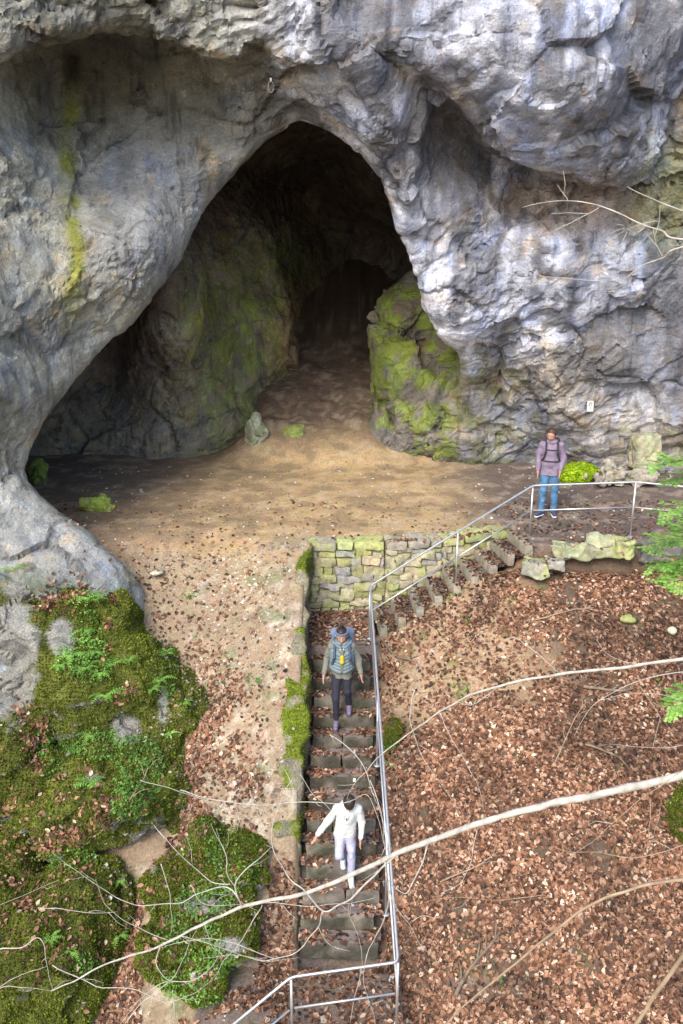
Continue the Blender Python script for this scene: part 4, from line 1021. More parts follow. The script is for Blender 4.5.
# ------------------------------------------------------------------ bare tree reaching in from the right
TX, TY = 4.6, 5.0
bt = empty('bare_tree', (TX, TY, tz(TX, TY)), 'leafless tree whose pale limbs and thin twigs cross in front of the stairs', 'tree')
zb = tz(TX, TY)
V, Q = tube_mesh([catmull([Vector((TX, TY, zb-.3)), Vector((TX+.05, TY, zb+2)), Vector((TX-.05, TY+.1, zb+5)), Vector((TX+.1, TY, zb+8)), Vector((TX+.05, TY-.1, zb+11.5))], [.2, .16, .13, .10, .05], 6)], 12)
mesh_from('trunk', local(V, bt.location), Q, M_BARK, bt)
def limb(name, pts, r0, r1, parent, mat=M_BARK, root=None, wig=.012, n=5, sides=7, knots=True):
    P = [at(*p) for p in pts]
    if root is not None: P = [Vector(root)]+P
    m = len(P); rad = [r0+(r1-r0)*(i/(m-1)) for i in range(m)]
    path = catmull(P, rad, n)
    out = []
    for i, (p, r) in enumerate(path):
        j = Vector(mn.noise_vector(p*5+Vector((r0*90, 0, 0))))*wig
        kk = 1+(.18*mn.noise(p*16) if knots else 0)+(.12 if knots and i % 7 == 3 else 0)
        out.append((p+j*(0 if i == 0 else 1), r*kk))
    V, Q = tube_mesh([out], sides); org_ = np.array(bt.location)
    return mesh_from(name, V-org_, Q, mat, parent), P
def trunk_pt(z): return (TX, TY+.03, z)
L1, _ = limb('limb', [(800, 735, 5.25), (683, 774, 5.4), (620, 790, 5.5), (560, 802, 5.6), (500, 817, 5.75), (440, 837, 5.9), (400, 852, 6.0), (370, 866, 6.1), (330, 885, 6.2), (290, 897, 6.3), (245, 906, 6.4), (215, 918, 6.5), (180, 936, 6.6), (150, 950, 6.7), (110, 962, 6.8), (75, 980, 6.85), (52, 991, 6.9)], .033, .0045, bt, root=trunk_pt(1.3), n=6, sides=10)
def tw(pts, D, r0, r1=.0018, parent=None, mat=M_BARK): 
    d0, d1 = D if isinstance(D, tuple) else (D, D); m = len(pts)
    p3 = [(x, y, d0+(d1-d0)*i/(m-1)) for i, (x, y) in enumerate(pts)]
    o, P = limb('twig', p3, r0*.78, r1*.8, parent or L1, mat, None, .02, 5, 5)
    return P
T = [([(398, 855), (378, 872), (358, 893), (340, 906), (323, 912), (306, 891), (290, 879), (272, 846), (275, 820), (282, 797), (292, 780)], (6.0, 6.5), .013),
 ([(323, 912), (318, 926), (304, 944), (288, 956), (262, 962), (240, 955), (205, 958)], (6.25, 6.5), .008), ([(243, 905), (235, 886), (247, 868), (262, 856), (272, 846)], (6.4, 6.4), .010),
 ([(235, 886), (228, 874), (226, 855), (218, 838), (211, 824)], 6.4, .007), ([(230, 884), (212, 882), (190, 863), (168, 842), (155, 826)], (6.4, 6.7), .006),
 ([(243, 905), (228, 888), (205, 890), (176, 903), (142, 906), (110, 894), (80, 874), (52, 852)], (6.4, 6.9), .008), ([(161, 864), (169, 890), (171, 915), (171, 932)], 6.6, .006),
 ([(160, 946), (157, 964), (168, 979), (190, 982), (207, 972), (219, 955), (220, 943)], 6.6, .008), ([(52, 965), (95, 985), (130, 988), (165, 1001), (190, 996), (213, 981)], (6.9, 6.6), .007),
 ([(0, 949), (22, 947), (40, 939), (47, 966), (53, 990)], 6.9, .009), ([(0, 987), (20, 975), (47, 967)], 6.9, .005), ([(0, 988), (28, 987), (53, 991)], 6.9, .005), ([(38, 908), (62, 908), (90, 912), (118, 912)], 6.9, .006),
 ([(430, 838), (424, 858), (412, 882), (405, 893), (392, 883), (386, 872)], 5.95, .010), ([(386, 872), (392, 898), (404, 916), (413, 930), (418, 941), (434, 957)], (6.0, 6.3), .007), ([(412, 921), (422, 916), (436, 918)], 6.15, .004),
 ([(385, 862), (389, 898), (380, 928), (367, 955), (364, 985), (372, 1008), (375, 1030)], (6.0, 6.4), .008), ([(372, 1004), (384, 1000)], 6.3, .004),
 ([(180, 790), (215, 800), (260, 805), (300, 802), (345, 803), (366, 795), (376, 815), (386, 850)], (6.7, 6.0), .006), ([(285, 770), (296, 802), (290, 780)], 6.5, .004), ([(300, 775), (315, 795), (340, 818), (360, 830)], 6.3, .004),
 ([(243, 905), (270, 903), (300, 906), (345, 905), (375, 898)], (6.4, 6.2), .006), ([(262, 905), (250, 925), (236, 948), (225, 960), (213, 981)], 6.45, .006), ([(180, 936), (215, 945), (262, 960), (300, 958)], 6.55, .005),
 ([(280, 960), (225, 940), (192, 940), (165, 946)], 6.55, .005), ([(205, 925), (212, 945), (220, 950)], 6.5, .004), ([(350, 1024), (362, 950), (350, 915), (350, 905)], 6.2, .0035), ([(125, 1024), (145, 1000), (175, 975), (190, 940), (200, 926)], 6.6, .007),
 ([(478, 822), (473, 850), (468, 868), (458, 885), (440, 895)], 5.85, .005), ([(370, 780), (380, 805), (385, 850)], (6.2, 6.0), .006), ([(330, 735), (360, 760), (372, 790), (384, 830), (388, 858)], (6.4, 6.0), .005),
 ([(168, 940), (130, 925), (105, 905), (95, 880)], 6.7, .005), ([(250, 790), (262, 810), (275, 832)], 6.45, .004), ([(318, 926), (330, 945), (350, 952)], 6.3, .004), ([(232, 800), (238, 812), (237, 832)], 6.5, .003), ([(190, 885), (205, 905), (243, 905)], 6.45, .006), ([(140, 780), (190, 795), (235, 812), (268, 830)], 6.6, .004), ([(0, 905), (35, 890), (60, 880)], 6.9, .003),
 ([(173, 990), (175, 1010), (172, 1030)], 6.6, .005), ([(170, 980), (150, 990), (120, 1024)], 6.6, .005)]
random.seed(21)
allP = []
for pts, D, r in T: allP.append((tw(pts, D, r), r))
L2, _ = limb('limb', [(800, 650, 6.0), (683, 659, 6.2), (620, 668, 6.4), (560, 674, 6.5), (500, 686, 6.7), (460, 700, 6.9), (420, 726, 7.1), (385, 752, 7.3), (366, 772, 7.4)], .017, .004, bt, root=trunk_pt(2.3), n=6)
L3, _ = limb('limb', [(800, 880, 4.9), (683, 880, 5.1), (640, 887, 5.2), (590, 905, 5.3), (550, 935, 5.4), (500, 976, 5.5), (460, 1010, 5.6), (430, 1040, 5.7)], .014, .006, bt, M_TWIG, root=trunk_pt(.2), n=6)
L4, _ = limb('limb', [(800, 850, 4.6), (700, 930, 4.7), (683, 956, 4.8), (656, 995, 4.9), (630, 1030, 5.0), (600, 1060, 5)], .022, .012, bt, M_TWIG, root=trunk_pt(.0), n=6)
L5, _ = limb('limb', [(800, 245, 5.4), (683, 239, 5.5), (663, 231, 5.55), (644, 226, 5.6), (615, 212, 5.7), (589, 203, 5.8), (558, 201, 5.9), (522, 207, 6.0)], .007, .0016, bt, root=trunk_pt(5.0), n=6)
L6, _ = limb('limb', [(800, 225, 5.3), (683, 246, 5.4), (663, 257, 5.5), (639, 268, 5.6), (625, 282, 5.7), (608, 294, 5.8), (590, 312, 5.9)], .006, .0014, bt, root=trunk_pt(5.1), n=6)
L7, _ = limb('limb', [(800, 250, 5.6), (683, 211, 5.7), (654, 199, 5.8), (627, 186, 5.9)], .006, .0014, bt, root=trunk_pt(5.2), n=6)
for par, lst in ((L2, [([(560, 674), (520, 640), (500, 645)], 6.5, .005), ([(500, 686), (470, 705), (440, 690)], 6.8, .005), ([(640, 665), (610, 655), (598, 640)], 6.35, .004), ([(440, 713), (452, 740), (480, 790), (484, 812)], 7, .005), ([(415, 690), (410, 720), (425, 760), (462, 815)], 7.1, .007), ([(420, 690), (418, 670), (412, 655)], 7.1, .004),
   ([(700, 670), (640, 682), (600, 700), (575, 735)], 6.2, .005), ([(683, 700), (640, 692), (600, 700)], 6.3, .003), ([(683, 745), (650, 748), (610, 744)], 6.3, .003), ([(366, 772), (350, 790), (346, 800)], 7.4, .004)]),
   (L3, [([(590, 905), (620, 893), (655, 880), (690, 872)], 5.3, .004), ([(683, 845), (640, 856), (590, 852), (555, 848)], 5.3, .005), ([(650, 800), (648, 850), (640, 885)], 5.3, .004), ([(660, 808), (655, 830), (652, 860)], 5.3, .003), ([(545, 895), (500, 900), (460, 898), (430, 900)], 5.5, .0035), ([(683, 770), (640, 800), (600, 835), (560, 860)], 5.3, .003)]),
   (L5, [([(599, 207), (585, 216), (570, 224), (553, 228)], 5.75, .0035), ([(568, 202), (560, 192), (556, 186)], 5.85, .003), ([(660, 222), (640, 226), (622, 233), (602, 250)], 5.6, .003), ([(631, 232), (622, 230), (612, 235)], 5.6, .0025)]),
   (L6, [([(639, 268), (625, 279), (600, 281), (580, 279), (544, 277), (533, 269)], (5.6, 5.9), .004), ([(548, 277), (538, 284), (528, 286)], 5.9, .0025), ([(663, 257), (655, 240), (652, 228)], 5.5, .003), ([(615, 290), (612, 275)], 5.7, .002)])):
    for pts, D, r in lst: allP.append((tw(pts, D, r, parent=par, mat=M_TWIG if par in (L3,) else M_BARK), r))
# fine side shoots, gathered as one sub-part of the longest limb
paths = []
for P, r in allP:
    for a, b in zip(P, P[1:]):
        if random.random() < .55:
            p = a.lerp(b, random.random()); d_ = (b-a).normalized(); s_ = Vector((random.gauss(0, 1), random.gauss(0, 1), random.gauss(0, 1))); s_ = (s_-d_*s_.dot(d_)).normalized()
            l = random.uniform(.05, .28); q = p+(d_*.7+s_*.7)*l*.5; e_ = q+(d_*.8+s_*.4+Vector((0, 0, random.uniform(-.3, .4))))*l*.5
            paths.append([(p, .0025), (q, .002), (e_, .001)])
V, Q = tube_mesh(paths, 4); o = mesh_from('fine_shoots', local(V, bt.location), Q, M_BARK, L1); o['kind'] = 'stuff'
# ------------------------------------------------------------------ green sapling at the right edge
SX, SY = 4.75, 9.2
sp = empty('sapling', (SX, SY, tz(SX, SY)), 'young tree with fresh feathery green leaves leaning in at the right edge', 'tree')
zs = tz(SX, SY)
V, Q = tube_mesh([catmull([Vector((SX, SY, zs-.2)), Vector((SX+.05, SY, zs+2.2)), Vector((SX, SY+.05, zs+4.4)), Vector((SX+.05, SY, zs+6.6))], [.06, .05, .035, .012], 6)], 8)
mesh_from('trunk', local(V, sp.location), Q, M_TWIG, sp)
LV = []; bp_ = []
for (px0, py0, px1, py1, dd) in ((745, 470, 655, 462, .0), (745, 480, 668, 478, .3), (745, 500, 664, 508, -.2), (745, 530, 648, 545, .0), (745, 560, 655, 562, .2), (745, 585, 668, 580, -.2), (745, 540, 676, 524, .3), (750, 600, 664, 572, .1), (745, 500, 672, 456, .1), (745, 690, 672, 703, 0), (745, 700, 676, 690, .2), (745, 560, 660, 536, -.3)):
    a, b = at(px0, py0, 9.2), at(px1, py1, 9.1+dd)
    a = Vector((SX+.02, SY, a.z+.0)); n_ = 16; pts = []
    for i in range(n_+1):
        t = i/n_; p = a.lerp(b, t)+Vector((0, 0, .10*math.sin(t*3)-.04*t)); pts.append(p)
    bp_.append([(p, .010*(1-.85*i/n_)) for i, p in enumerate(pts)])
    for i in range(4, n_+1):
        d_ = (pts[i]-pts[i-1]).normalized(); s_ = d_.cross(Vector((0, 0, 1))).normalized()
        for sg_ in (-1, 1):
            l = random.uniform(.16, .30)*(1-.5*abs(i/n_-.6)); tip = pts[i]+(s_*sg_*.8+d_*.6).normalized()*l+Vector((0, 0, random.uniform(-.06, .03)))
            bp_.append([(pts[i], .003), (tip, .001)]); m_ = 9
            for k in range(m_):
                q = pts[i].lerp(tip, (k+1)/m_); u = (tip-pts[i]).normalized(); v_ = u.cross(Vector((0, 0, 1))).normalized()
                for s2 in (-1, 1):
                    ll = random.uniform(.034, .06); w_ = (v_*s2+u*.7+Vector((0, 0, random.uniform(-.3, .3)))).normalized(); z_ = w_.cross(u).normalized().cross(w_)*ll*.36
                    LV += [q, q+w_*ll*.5+z_, q+w_*ll, q+w_*ll*.5-z_]
cur = []
for b_ in bp_:
    if len(b_) > 4 and cur: V, Q = tube_mesh(cur, 5); mesh_from('branch', local(V, sp.location), Q, M_TWIG, sp); cur = []
    cur.append(b_)
V, Q = tube_mesh(cur, 5); mesh_from('branch', local(V, sp.location), Q, M_TWIG, sp)
fo = mesh_from('foliage', np.array([tuple(v) for v in LV])-np.array(sp.location), np.arange(len(LV)).reshape(-1, 4), M_LIME, sp, smooth=False); fo['kind'] = 'stuff'
# ------------------------------------------------------------------ people
V3 = lambda *a: np.array(a, float)
def cone_d(P, a, b, ra, rb):
    ba = b-a; l2 = max(ba.dot(ba), 1e-9); t = np.clip(((P-a)@ba)/l2, 0, 1)
    return np.linalg.norm(P-a-t[..., None]*ba, axis=-1)-(ra+(rb-ra)*t)
def sdf_part(name, prims, mat, parent, h=.009, wr=0.0, cuts=(), wf=9):
    """prims: (a, b, ra, rb, k[, flatten vector]); one continuous surface"""
    pts = np.array([p for q in prims for p in (q[0]-max(q[2], q[3]), q[0]+max(q[2], q[3]), q[1]-max(q[2], q[3]), q[1]+max(q[2], q[3]))])
    lo = pts.min(0)-.03; hi = pts.max(0)+.03
    gX, gY, gZ = grid3(lo, hi, h); d = np.full(gX.shape, .2, np.float32)
    for q in prims:
        a, b, ra, rb, k = q[:5]; R = max(ra, rb)+.06+k; l_ = np.minimum(a, b)-R; h_ = np.maximum(a, b)+R
        sl = tuple(slice(max(0, int((l_[i]-lo[i])/h)), max(0, int((h_[i]-lo[i])/h)+2)) for i in range(3))
        P = np.stack([gX[sl], gY[sl], gZ[sl]], -1)
        if len(q) > 5:   # squash along an axis by factor
            ax, fac = q[5]; c = (a+b)/2; P = P.copy(); P = P-((P-c)@ax)[..., None]*ax*(1-1/fac)
        dd = cone_d(P, a, b, ra, rb)
        d[sl] = smin(d[sl], dd, k) if k else np.minimum(d[sl], dd)
    for (fn) in cuts: d = np.maximum(d, fn(gX, gY, gZ))
    if wr:
        m = np.abs(d) < .05; P = np.stack([gX[m], gY[m], gZ[m]], 1)
        d[m] += wr*(noise(P, wf, 5)+.5*noise(P, wf*2.2, 8))
    V, Q = surfnet(close_border(d), lo, h)
    return mesh_from(name, V, Q, mat, parent)
def hand(w, dr, side, th, curl=.4):
    """palm + four unequal fingers + thumb; dr: direction of the hand, side: across the palm, th: thumb side (+1/-1)"""
    dr = dr/np.linalg.norm(dr); side = side-dr*side.dot(dr); side /= np.linalg.norm(side); n = np.cross(side, dr)
    if n[1] > 0: n = -n
    n = -n if False else n
    out = [(w, w+dr*.03, .024, .026, .01), (w+dr*.03+side*.014, w+dr*.085+side*.018, .017, .015, .012), (w+dr*.03-side*.014, w+dr*.085-side*.018, .017, .015, .012)]
    for i, (o, l) in enumerate(((-.030, .058), (-.011, .072), (.010, .078), (.030, .070))):
        o_ = o*th; l_ = l
        a = w+dr*.085+side*o_*.95; b = a+(dr+side*o_*2.2)*l_*.5; c = b+(dr*(1-curl)+n*curl+side*o_*1.5)*l_*.5
        out += [(a, b, .0095, .0085, .004), (b, c, .0085, .007, .004)]
    t0 = w+dr*.025+side*th*.022; t1 = t0+(dr*.6+side*th*.75)*.038; t2 = t1+(dr*.95+side*th*.25)*.03
    return out+[(t0, t1, .012, .0105, .006), (t1, t2, .0105, .008, .004)]
def head_prims(hc, f, u):
    r = np.cross(f, u)
    return [(hc+u*.025-f*.015, hc+u*.03+f*.012, .083, .078, .02), (hc-u*.02+f*.025, hc-u*.065+f*.045, .062, .036, .03), (hc-u*.075+f*.062, hc-u*.075+f*.064, .02, .018, .015),
            (hc+u*.008+f*.085, hc-u*.028+f*.108, .007, .013, .012), (hc+u*.02+r*.035+f*.075, hc+u*.02-r*.035+f*.075, .014, .014, .012),
            (hc-u*.03+r*.036+f*.065, hc-u*.032+r*.034+f*.066, .02, .02, .02), (hc-u*.03-r*.036+f*.065, hc-u*.032-r*.034+f*.066, .02, .02, .02),
            (hc-u*.053+r*.018+f*.082, hc-u*.053-r*.018+f*.082, .007, .007, .006),
            (hc+r*.08-u*.0-f*.005, hc+r*.085-u*.03, .016, .011, .004), (hc-r*.08-u*.0-f*.005, hc-r*.085-u*.03, .016, .011, .004)]
M_SKIN = simple('skin', (.40, .22, .16), rough=.55, var=.06, scale=20); M_EYE = simple('eye', (.03, .02, .015), rough=.3, var=.05)
M_LIP = simple('lips', (.42, .13, .11), .5, var=.05)
def build_person(label, loc, rz, J, col, look, extra):
    e = empty('person', loc, label, 'person', rz=rz)
    J = {k: V3(*v) for k, v in J.items()}
    f = V3(*look[0]); f /= np.linalg.norm(f); u = V3(*look[1]); u = u-f*u.dot(f); u /= np.linalg.norm(u); r = np.cross(f, u); hc = J['head']
    b = head_prims(hc, f, u)+[(J['neck'], hc-u*.05, .052, .048, .03), (J['chest']-V3(0, 0, .03), J['neck'], .085, .05, .05), (J['belly'], J['chest']-V3(0, 0, .03), .085, .09, .05), (J['pelvis'], J['belly'], .09, .085, .04)]
    for s in 'LR':
        b += [(J['chest']+V3(0, 0, .05), J['sh'+s]-V3(0, 0, .035), .05, .038, .03), (J['sh'+s]-V3(0, 0, .035), J['el'+s], .038, .034, .02), (J['el'+s], J['wr'+s], .036, .025, .015),
              (J['hip'+s], J['kn'+s], .065, .042, .03), (J['kn'+s], J['an'+s], .042, .034, .02), (J['an'+s], J['an'+s]+(J['to'+s]-J['an'+s])*.8-V3(0, 0, .03), .036, .028, .02)]
        dr = J['wr'+s]-J['el'+s]; sd = V3(0, 1, 0) if not ('hd'+s) in J else J['hd'+s]
        b += hand(J['wr'+s], dr+V3(0, 0, -.05), sd, -1 if sd[1] > 0 else 1)
    body = sdf_part('body', b, M_SKIN, e, .0065)
    for sg_ in (-1, 1):
        c = hc+u*.004+f*.083+r*.032*sg_
        sdf_part('eye', [(c, c+r*.004, .0085, .0085, 0)], M_EYE, e, .003)
    c = hc-u*.053+f*.086; sdf_part('lips', [(c-r*.018, c, .004, .0062, .002), (c, c+r*.018, .0062, .004, .002)], M_LIP, e, .003)
    # trousers
    wt = col.get('leg', (.105, .070, .052))
    P_ = [(J['pelvis']+V3(0, 0, .02), J['pelvis']-V3(0, 0, .03), .128, .128, .05, (V3(0, 1, 0), .80))]
    for s in 'LR': P_ += [(J['hip'+s], J['kn'+s], wt[0], wt[1], .045), (J['kn'+s], J['an'+s]+V3(0, 0, col.get('hem', .02)), wt[1], wt[2], .02)]
    sdf_part('trousers', P_, col['trousers'], e, .008, col.get('twr', .011), wf=11, cuts=[lambda X, Y, Z: Z-col['hemz']-.05])
    # shoes
    for s in 'LR':
        a, t = J['an'+s], J['to'+s]; dr = t-a; dr[2] = 0; dr /= np.linalg.norm(dr); g = col.get('sole', -.055)
        sh = sdf_part('shoe', [(a+V3(0, 0, -.02)-dr*.02, a+V3(0, 0, -.045)-dr*.035, .05, .046, .02), (a-dr*.02+V3(0, 0, -.05), t+V3(0, 0, -.0), .044, .034, .02), (a+V3(0, 0, -.01), a+dr*.09+V3(0, 0, -.035), .045, .038, .02)], col['shoe'], e, .007,
                 cuts=[(lambda zz: lambda X, Y, Z: zz-Z)(a[2]-.082)])
        zb_ = a[2]-.085
        sdf_part('sole', [(V3(a[0], a[1], zb_)-dr*.035, V3(t[0], t[1], zb_), .05, .042, .01)], col['sole_m'], sh, .007, cuts=[(lambda zz: lambda X, Y, Z: np.abs(Z-zz)-.011)(zb_)])
        if col.get('sock'):
            sdf_part('sock', [(a+V3(0, 0, .0), a+V3(0, 0, .06), .041, .043, .01)], col['sock'], e, .007)
    # jacket
    zl = col['hemz']; hw = col.get('hw', .068)
    jk = [(J['pelvis']*V3(1, 1, 0)+V3(sx*hw, 0, zl), J['belly']+V3(sx*.045, 0, 0), .112, .108, .05, (V3(0, 1, 0), 1.05)) for sx in (-1, 1)]+[ (J['belly'], J['chest'], .145, .155, .05, (V3(0, 1, 0), .80)), (J['chest'], J['neck']-V3(0, 0, .05), .135, .07, .05),
          (J['neck']-V3(0, 0, .03), J['neck']+V3(0, 0, .0), .07, .062, .02)]
    for s in 'LR':
        jk += [(J['chest']+V3(0, 0, .09), J['sh'+s]-V3(0, 0, .025), .07, .058, .045), (J['sh'+s]-V3(0, 0, .025), J['el'+s], .060, .052, .03), (J['el'+s], J['wr'+s]-(J['wr'+s]-J['el'+s])*.06, .056, .042, .02)]
    jacket = sdf_part('jacket', jk, col['jacket'], e, .009, .011, wf=10, cuts=[lambda X, Y, Z: zl-.01-Z])
    # hair
    fc = hc+f*.098-u*.035
    hp = [(hc+u*.03-f*.025, hc+u*.035+f*.0, .093, .088, .02), (hc-f*.03, hc-u*.05-f*.045, .08, .058, .03)]
    if col.get('bun') is not None: hp += [(hc+u*col['bun'][1]+f*col['bun'][0], hc+u*(col['bun'][1]+.02)+f*col['bun'][0], .034, .032, .01)]
    if col.get('pony'): hp += [(hc-f*.10+u*.02, hc-f*.13-u*.06, .035, .028, .02)]
    sdf_part('hair', hp, col['hair'], e, .007, .004, wf=16, cuts=[lambda X, Y, Z: .104-np.sqrt(((X-fc[0]))**2+(Y-fc[1])**2+((Z-fc[2]))**2)])
    extra(e, J, hc, f, u, r); return e
M_STRAP = simple('strap_black', (.03, .03, .035), .7, var=.2); M_WHITE = simple('white_rubber', (.6, .6, .6), .6, var=.06)
M_HAIR1 = simple('dark_brown_hair', (.05, .028, .02), .5, var=.3, scale=40); M_HAIR2 = simple('black_hair', (.025, .018, .016), .45, var=.3, scale=40)
def straps(e, J, mat, back=.13, low=-.32, yoff=-.125, wr_=.018, belt=True, xs=.10):
    c = J['chest']; paths = []
    for s in (-1, 1):
        x = xs*s
        pts = [V3(c[0]+x*.9, c[1]+.13, c[2]+.10), V3(c[0]+x, c[1]+.03, c[2]+.205), V3(c[0]+x*1.02, c[1]+yoff*.75, c[2]+.12), V3(c[0]+x*1.08, c[1]+yoff*1.05, c[2]-.02), V3(c[0]+x*1.35, c[1]+yoff*.75, c[2]-.14), V3(c[0]+x*1.55, c[1]+.02, c[2]-.20)]
        sdf_part('strap', [(a, b, wr_, wr_, .01) for a, b in zip(pts, pts[1:])], mat, e, .008)
    if belt:
        a = V3(c[0]-xs*1.05, c[1]+yoff*1.1, c[2]+.03); b = V3(c[0]+xs*1.05, c[1]+yoff*1.1, c[2]+.03); m_ = (a+b)/2+V3(0, -.02, 0)
        sdf_part('chest_strap', [(a, m_, .009, .009, .003), (m_, b, .009, .009, .003)], mat, e, .006)
        c2 = J['belly']+V3(0, 0, .01); k = []
        ang = np.linspace(-2.9, -.24, 9); q = [c2+V3(.168*math.cos(t), .140*math.sin(t), 0) for t in ang]
        sdf_part('hip_belt', [(a, b, .013, .013, .004) for a, b in zip(q, q[1:])], mat, e, .007)
def pack(e, J, mat, size=(.13, .30), dy=.20, parts=()):
    c = J['chest']+V3(0, dy, -.06)
    o = sdf_part('backpack', [(c+V3(x, 0, -size[1]/2), c+V3(x*.85, -.01, size[1]/2), .095, .085, .05) for x in (-size[0]*.55, size[0]*.55)]+[(c+V3(0, .05, -size[1]*.4), c+V3(0, .04, size[1]*.1), .09, .08, .05)], mat, e, .01, .006)
    for (a, b, ra, nm, mt) in parts: sdf_part(nm, [(c+V3(*a), c+V3(*b), ra, ra, .01)], mt, o, .009, .004)
# 1: hiker on the terrace -------------------------------------------------
p1 = at(547, 515.5, 15.95); z1 = .01
J1 = dict(pelvis=(0, 0, .90), belly=(0, 0, 1.05), chest=(-.005, .0, 1.25), neck=(-.01, -.01, 1.43), head=(-.025, -.055, 1.545), shL=(-.175, 0, 1.37), shR=(.165, 0, 1.37), elL=(-.225, .01, 1.11), elR=(.215, .03, 1.10), wrL=(-.225, -.07, .87), wrR=(.17, -.12, .89),
          hipL=(-.085, 0, .88), hipR=(.085, 0, .88), knL=(-.105, -.03, .49), knR=(.10, -.01, .49), anL=(-.12, .0, .085), anR=(.115, .05, .085), toL=(-.20, -.13, .04), toR=(.13, -.10, .04))
M_J1 = simple('mauve_fleece', (.19, .15, .21), .9, var=.12, scale=12, bump=.3); M_JEAN = simple('blue_jeans', (.065, .15, .26), .9, var=.35, scale=7, bump=.3)
def ex1(e, J, hc, f, u, r):
    straps(e, J, M_STRAP); pack(e, J, simple('dark_pack', (.04, .042, .06), .8, var=.2), (.16, .34), .19)
    q = [J['neck']+V3(.075*math.cos(t), .07*math.sin(t)-.005, -.01+.02*math.sin(t)) for t in np.linspace(-2.6, 6.0-2.6, 12)]
    sdf_part('collar', [(a, b, .026, .026, .01) for a, b in zip(q, q[1:])], M_J1, e, .008)
build_person('woman in a mauve fleece and blue jeans standing behind the handrail, looking down', (p1.x, p1.y, z1), math.radians(-10), J1,
  dict(trousers=M_JEAN, jacket=M_J1, shoe=simple('navy_shoe', (.045, .055, .10), .7, var=.2), sole_m=M_WHITE, hair=M_HAIR1, pony=True, leg=(.10, .068, .062), hem=.0, hemz=.79), ((-.3, -.93, -.22), (0, -.3, 1)), ex1)
# 2: hiker coming down the stairs -----------------------------------------
n5 = 4; y5 = 13.03-.27*n5
p2 = at(342, 727, 11.95); zf = -1.2-.17*5
J2 = dict(pelvis=(0, .0, .93), belly=(0, -.01, 1.05), chest=(0, -.02, 1.24), neck=(.0, -.05, 1.415), head=(-.005, -.085, 1.53), shL=(-.165, -.02, 1.35), shR=(.165, -.02, 1.35), elL=(-.245, .02, 1.10), elR=(.25, .02, 1.10), wrL=(-.285, -.08, .90), wrR=(.30, -.09, .91),
          hipL=(-.085, 0, .90), hipR=(.085, 0, .90), knL=(-.10, -.10, .50), knR=(.085, -.05, .60), anL=(-.095, -.06, .095), anR=(.115, .10, .265), toL=(-.105, -.215, .045), toR=(.115, -.05, .215))
M_VEST = simple('blue_grey_puffer', (.125, .17, .19), .6, var=.15, scale=9); M_SLEEVE = simple('olive_grey_fleece', (.145, .145, .12), .9, var=.15, scale=16, bump=.3); M_LEG = simple('black_leggings', (.022, .022, .035), .8, var=.2)
def ex2(e, J, hc, f, u, r):
    c, b, p = J['chest'], J['belly'], J['pelvis']
    for sg_ in (-1, 1):   # padded vest halves with quilted rolls
        rolls = []
        for k in range(8):
            z = p[2]+.06+k*.055; w_ = .155 if k < 6 else .12
            ts = np.linspace(math.radians(-78), math.radians(25), 6); q = [V3(sg_*(w_+.015)*math.cos(t)+sg_*0, c[1]+.0+(w_*.88)*math.sin(t), z-.035*(1-abs(math.cos(t)))+.02*abs(math.cos(t))) for t in ts]
            rolls += [(a_, b_, .033, .033, .006) for a_, b_ in zip(q, q[1:])]
        sdf_part('vest', rolls, M_VEST, e, .008)
    # high open collar, badge pouch, headband, backpack with roll
    q = [J['neck']+V3(.085*math.cos(t), .08*math.sin(t), -.0+.015*math.sin(t)) for t in np.linspace(-1.1, 3.14+1.1, 12)]
    sdf_part('collar', [(a_, b_, .03, .03, .01) for a_, b_ in zip(q, q[1:])], M_VEST, e, .008)
    sdf_part('shirt', [(c+V3(0, -.13, .05), b+V3(0, -.125, -.06), .045, .05, .01)], simple('olive_shirt', (.13, .14, .10), .9), e, .008)
    sdf_part('pouch', [(c+V3(0, -.175, -.02), c+V3(0, -.175, -.09), .034, .040, .01)], simple('yellow_pouch', (.42, .32, .03), .6, var=.1), e, .007)
    sdf_part('lanyard', [(c+V3(-.05, -.10, .17), c+V3(0, -.17, .01), .007, .007, 0), (c+V3(.05, -.10, .17), c+V3(0, -.17, .01), .007, .007, 0)], M_WHITE, e, .005)
    q = [hc+u*(.055)+r*.093*math.cos(t)+f*(.096*math.sin(t)-.005) for t in np.linspace(0, 6.28, 18)]
    sdf_part('headband', [(a_-u*.004, b_+u*.016, .014, .014, .008) for a_, b_ in zip(q, q[1:])], simple('slate_headband', (.10, .13, .18), .9), e, .007)
    straps(e, J, simple('navy_strap', (.05, .07, .11), .7), yoff=-.165, xs=.115, wr_=.02, belt=False)
    M_P = simple('slate_blue_pack', (.115, .15, .23), .75, var=.2)
    pack(e, J, M_P, (.18, .42), .23, [((-.12, .0, .26), (.13, .0, .27), .075, 'top_pouch', M_P), ((.10, -.05, .30), (.15, -.06, .16), .05, 'side_pocket', M_P)])
P2 = build_person('woman with a big slate backpack, puffer vest and black leggings walking down the stairs', (p2.x, 12.02, zf+.02-.02), 0, J2,
  dict(trousers=M_LEG, jacket=M_SLEEVE, shoe=simple('mauve_shoe', (.14, .12, .18), .7, var=.25, scale=30), sole_m=simple('dark_sole', (.06, .05, .08), .7), hair=M_HAIR2, bun=(-.015, .155), leg=(.088, .062, .047), hem=.035, twr=.005, sock=M_WHITE, hemz=.83, hw=.06), ((0, -.97, -.22), (0, -.4, 1)), ex2)
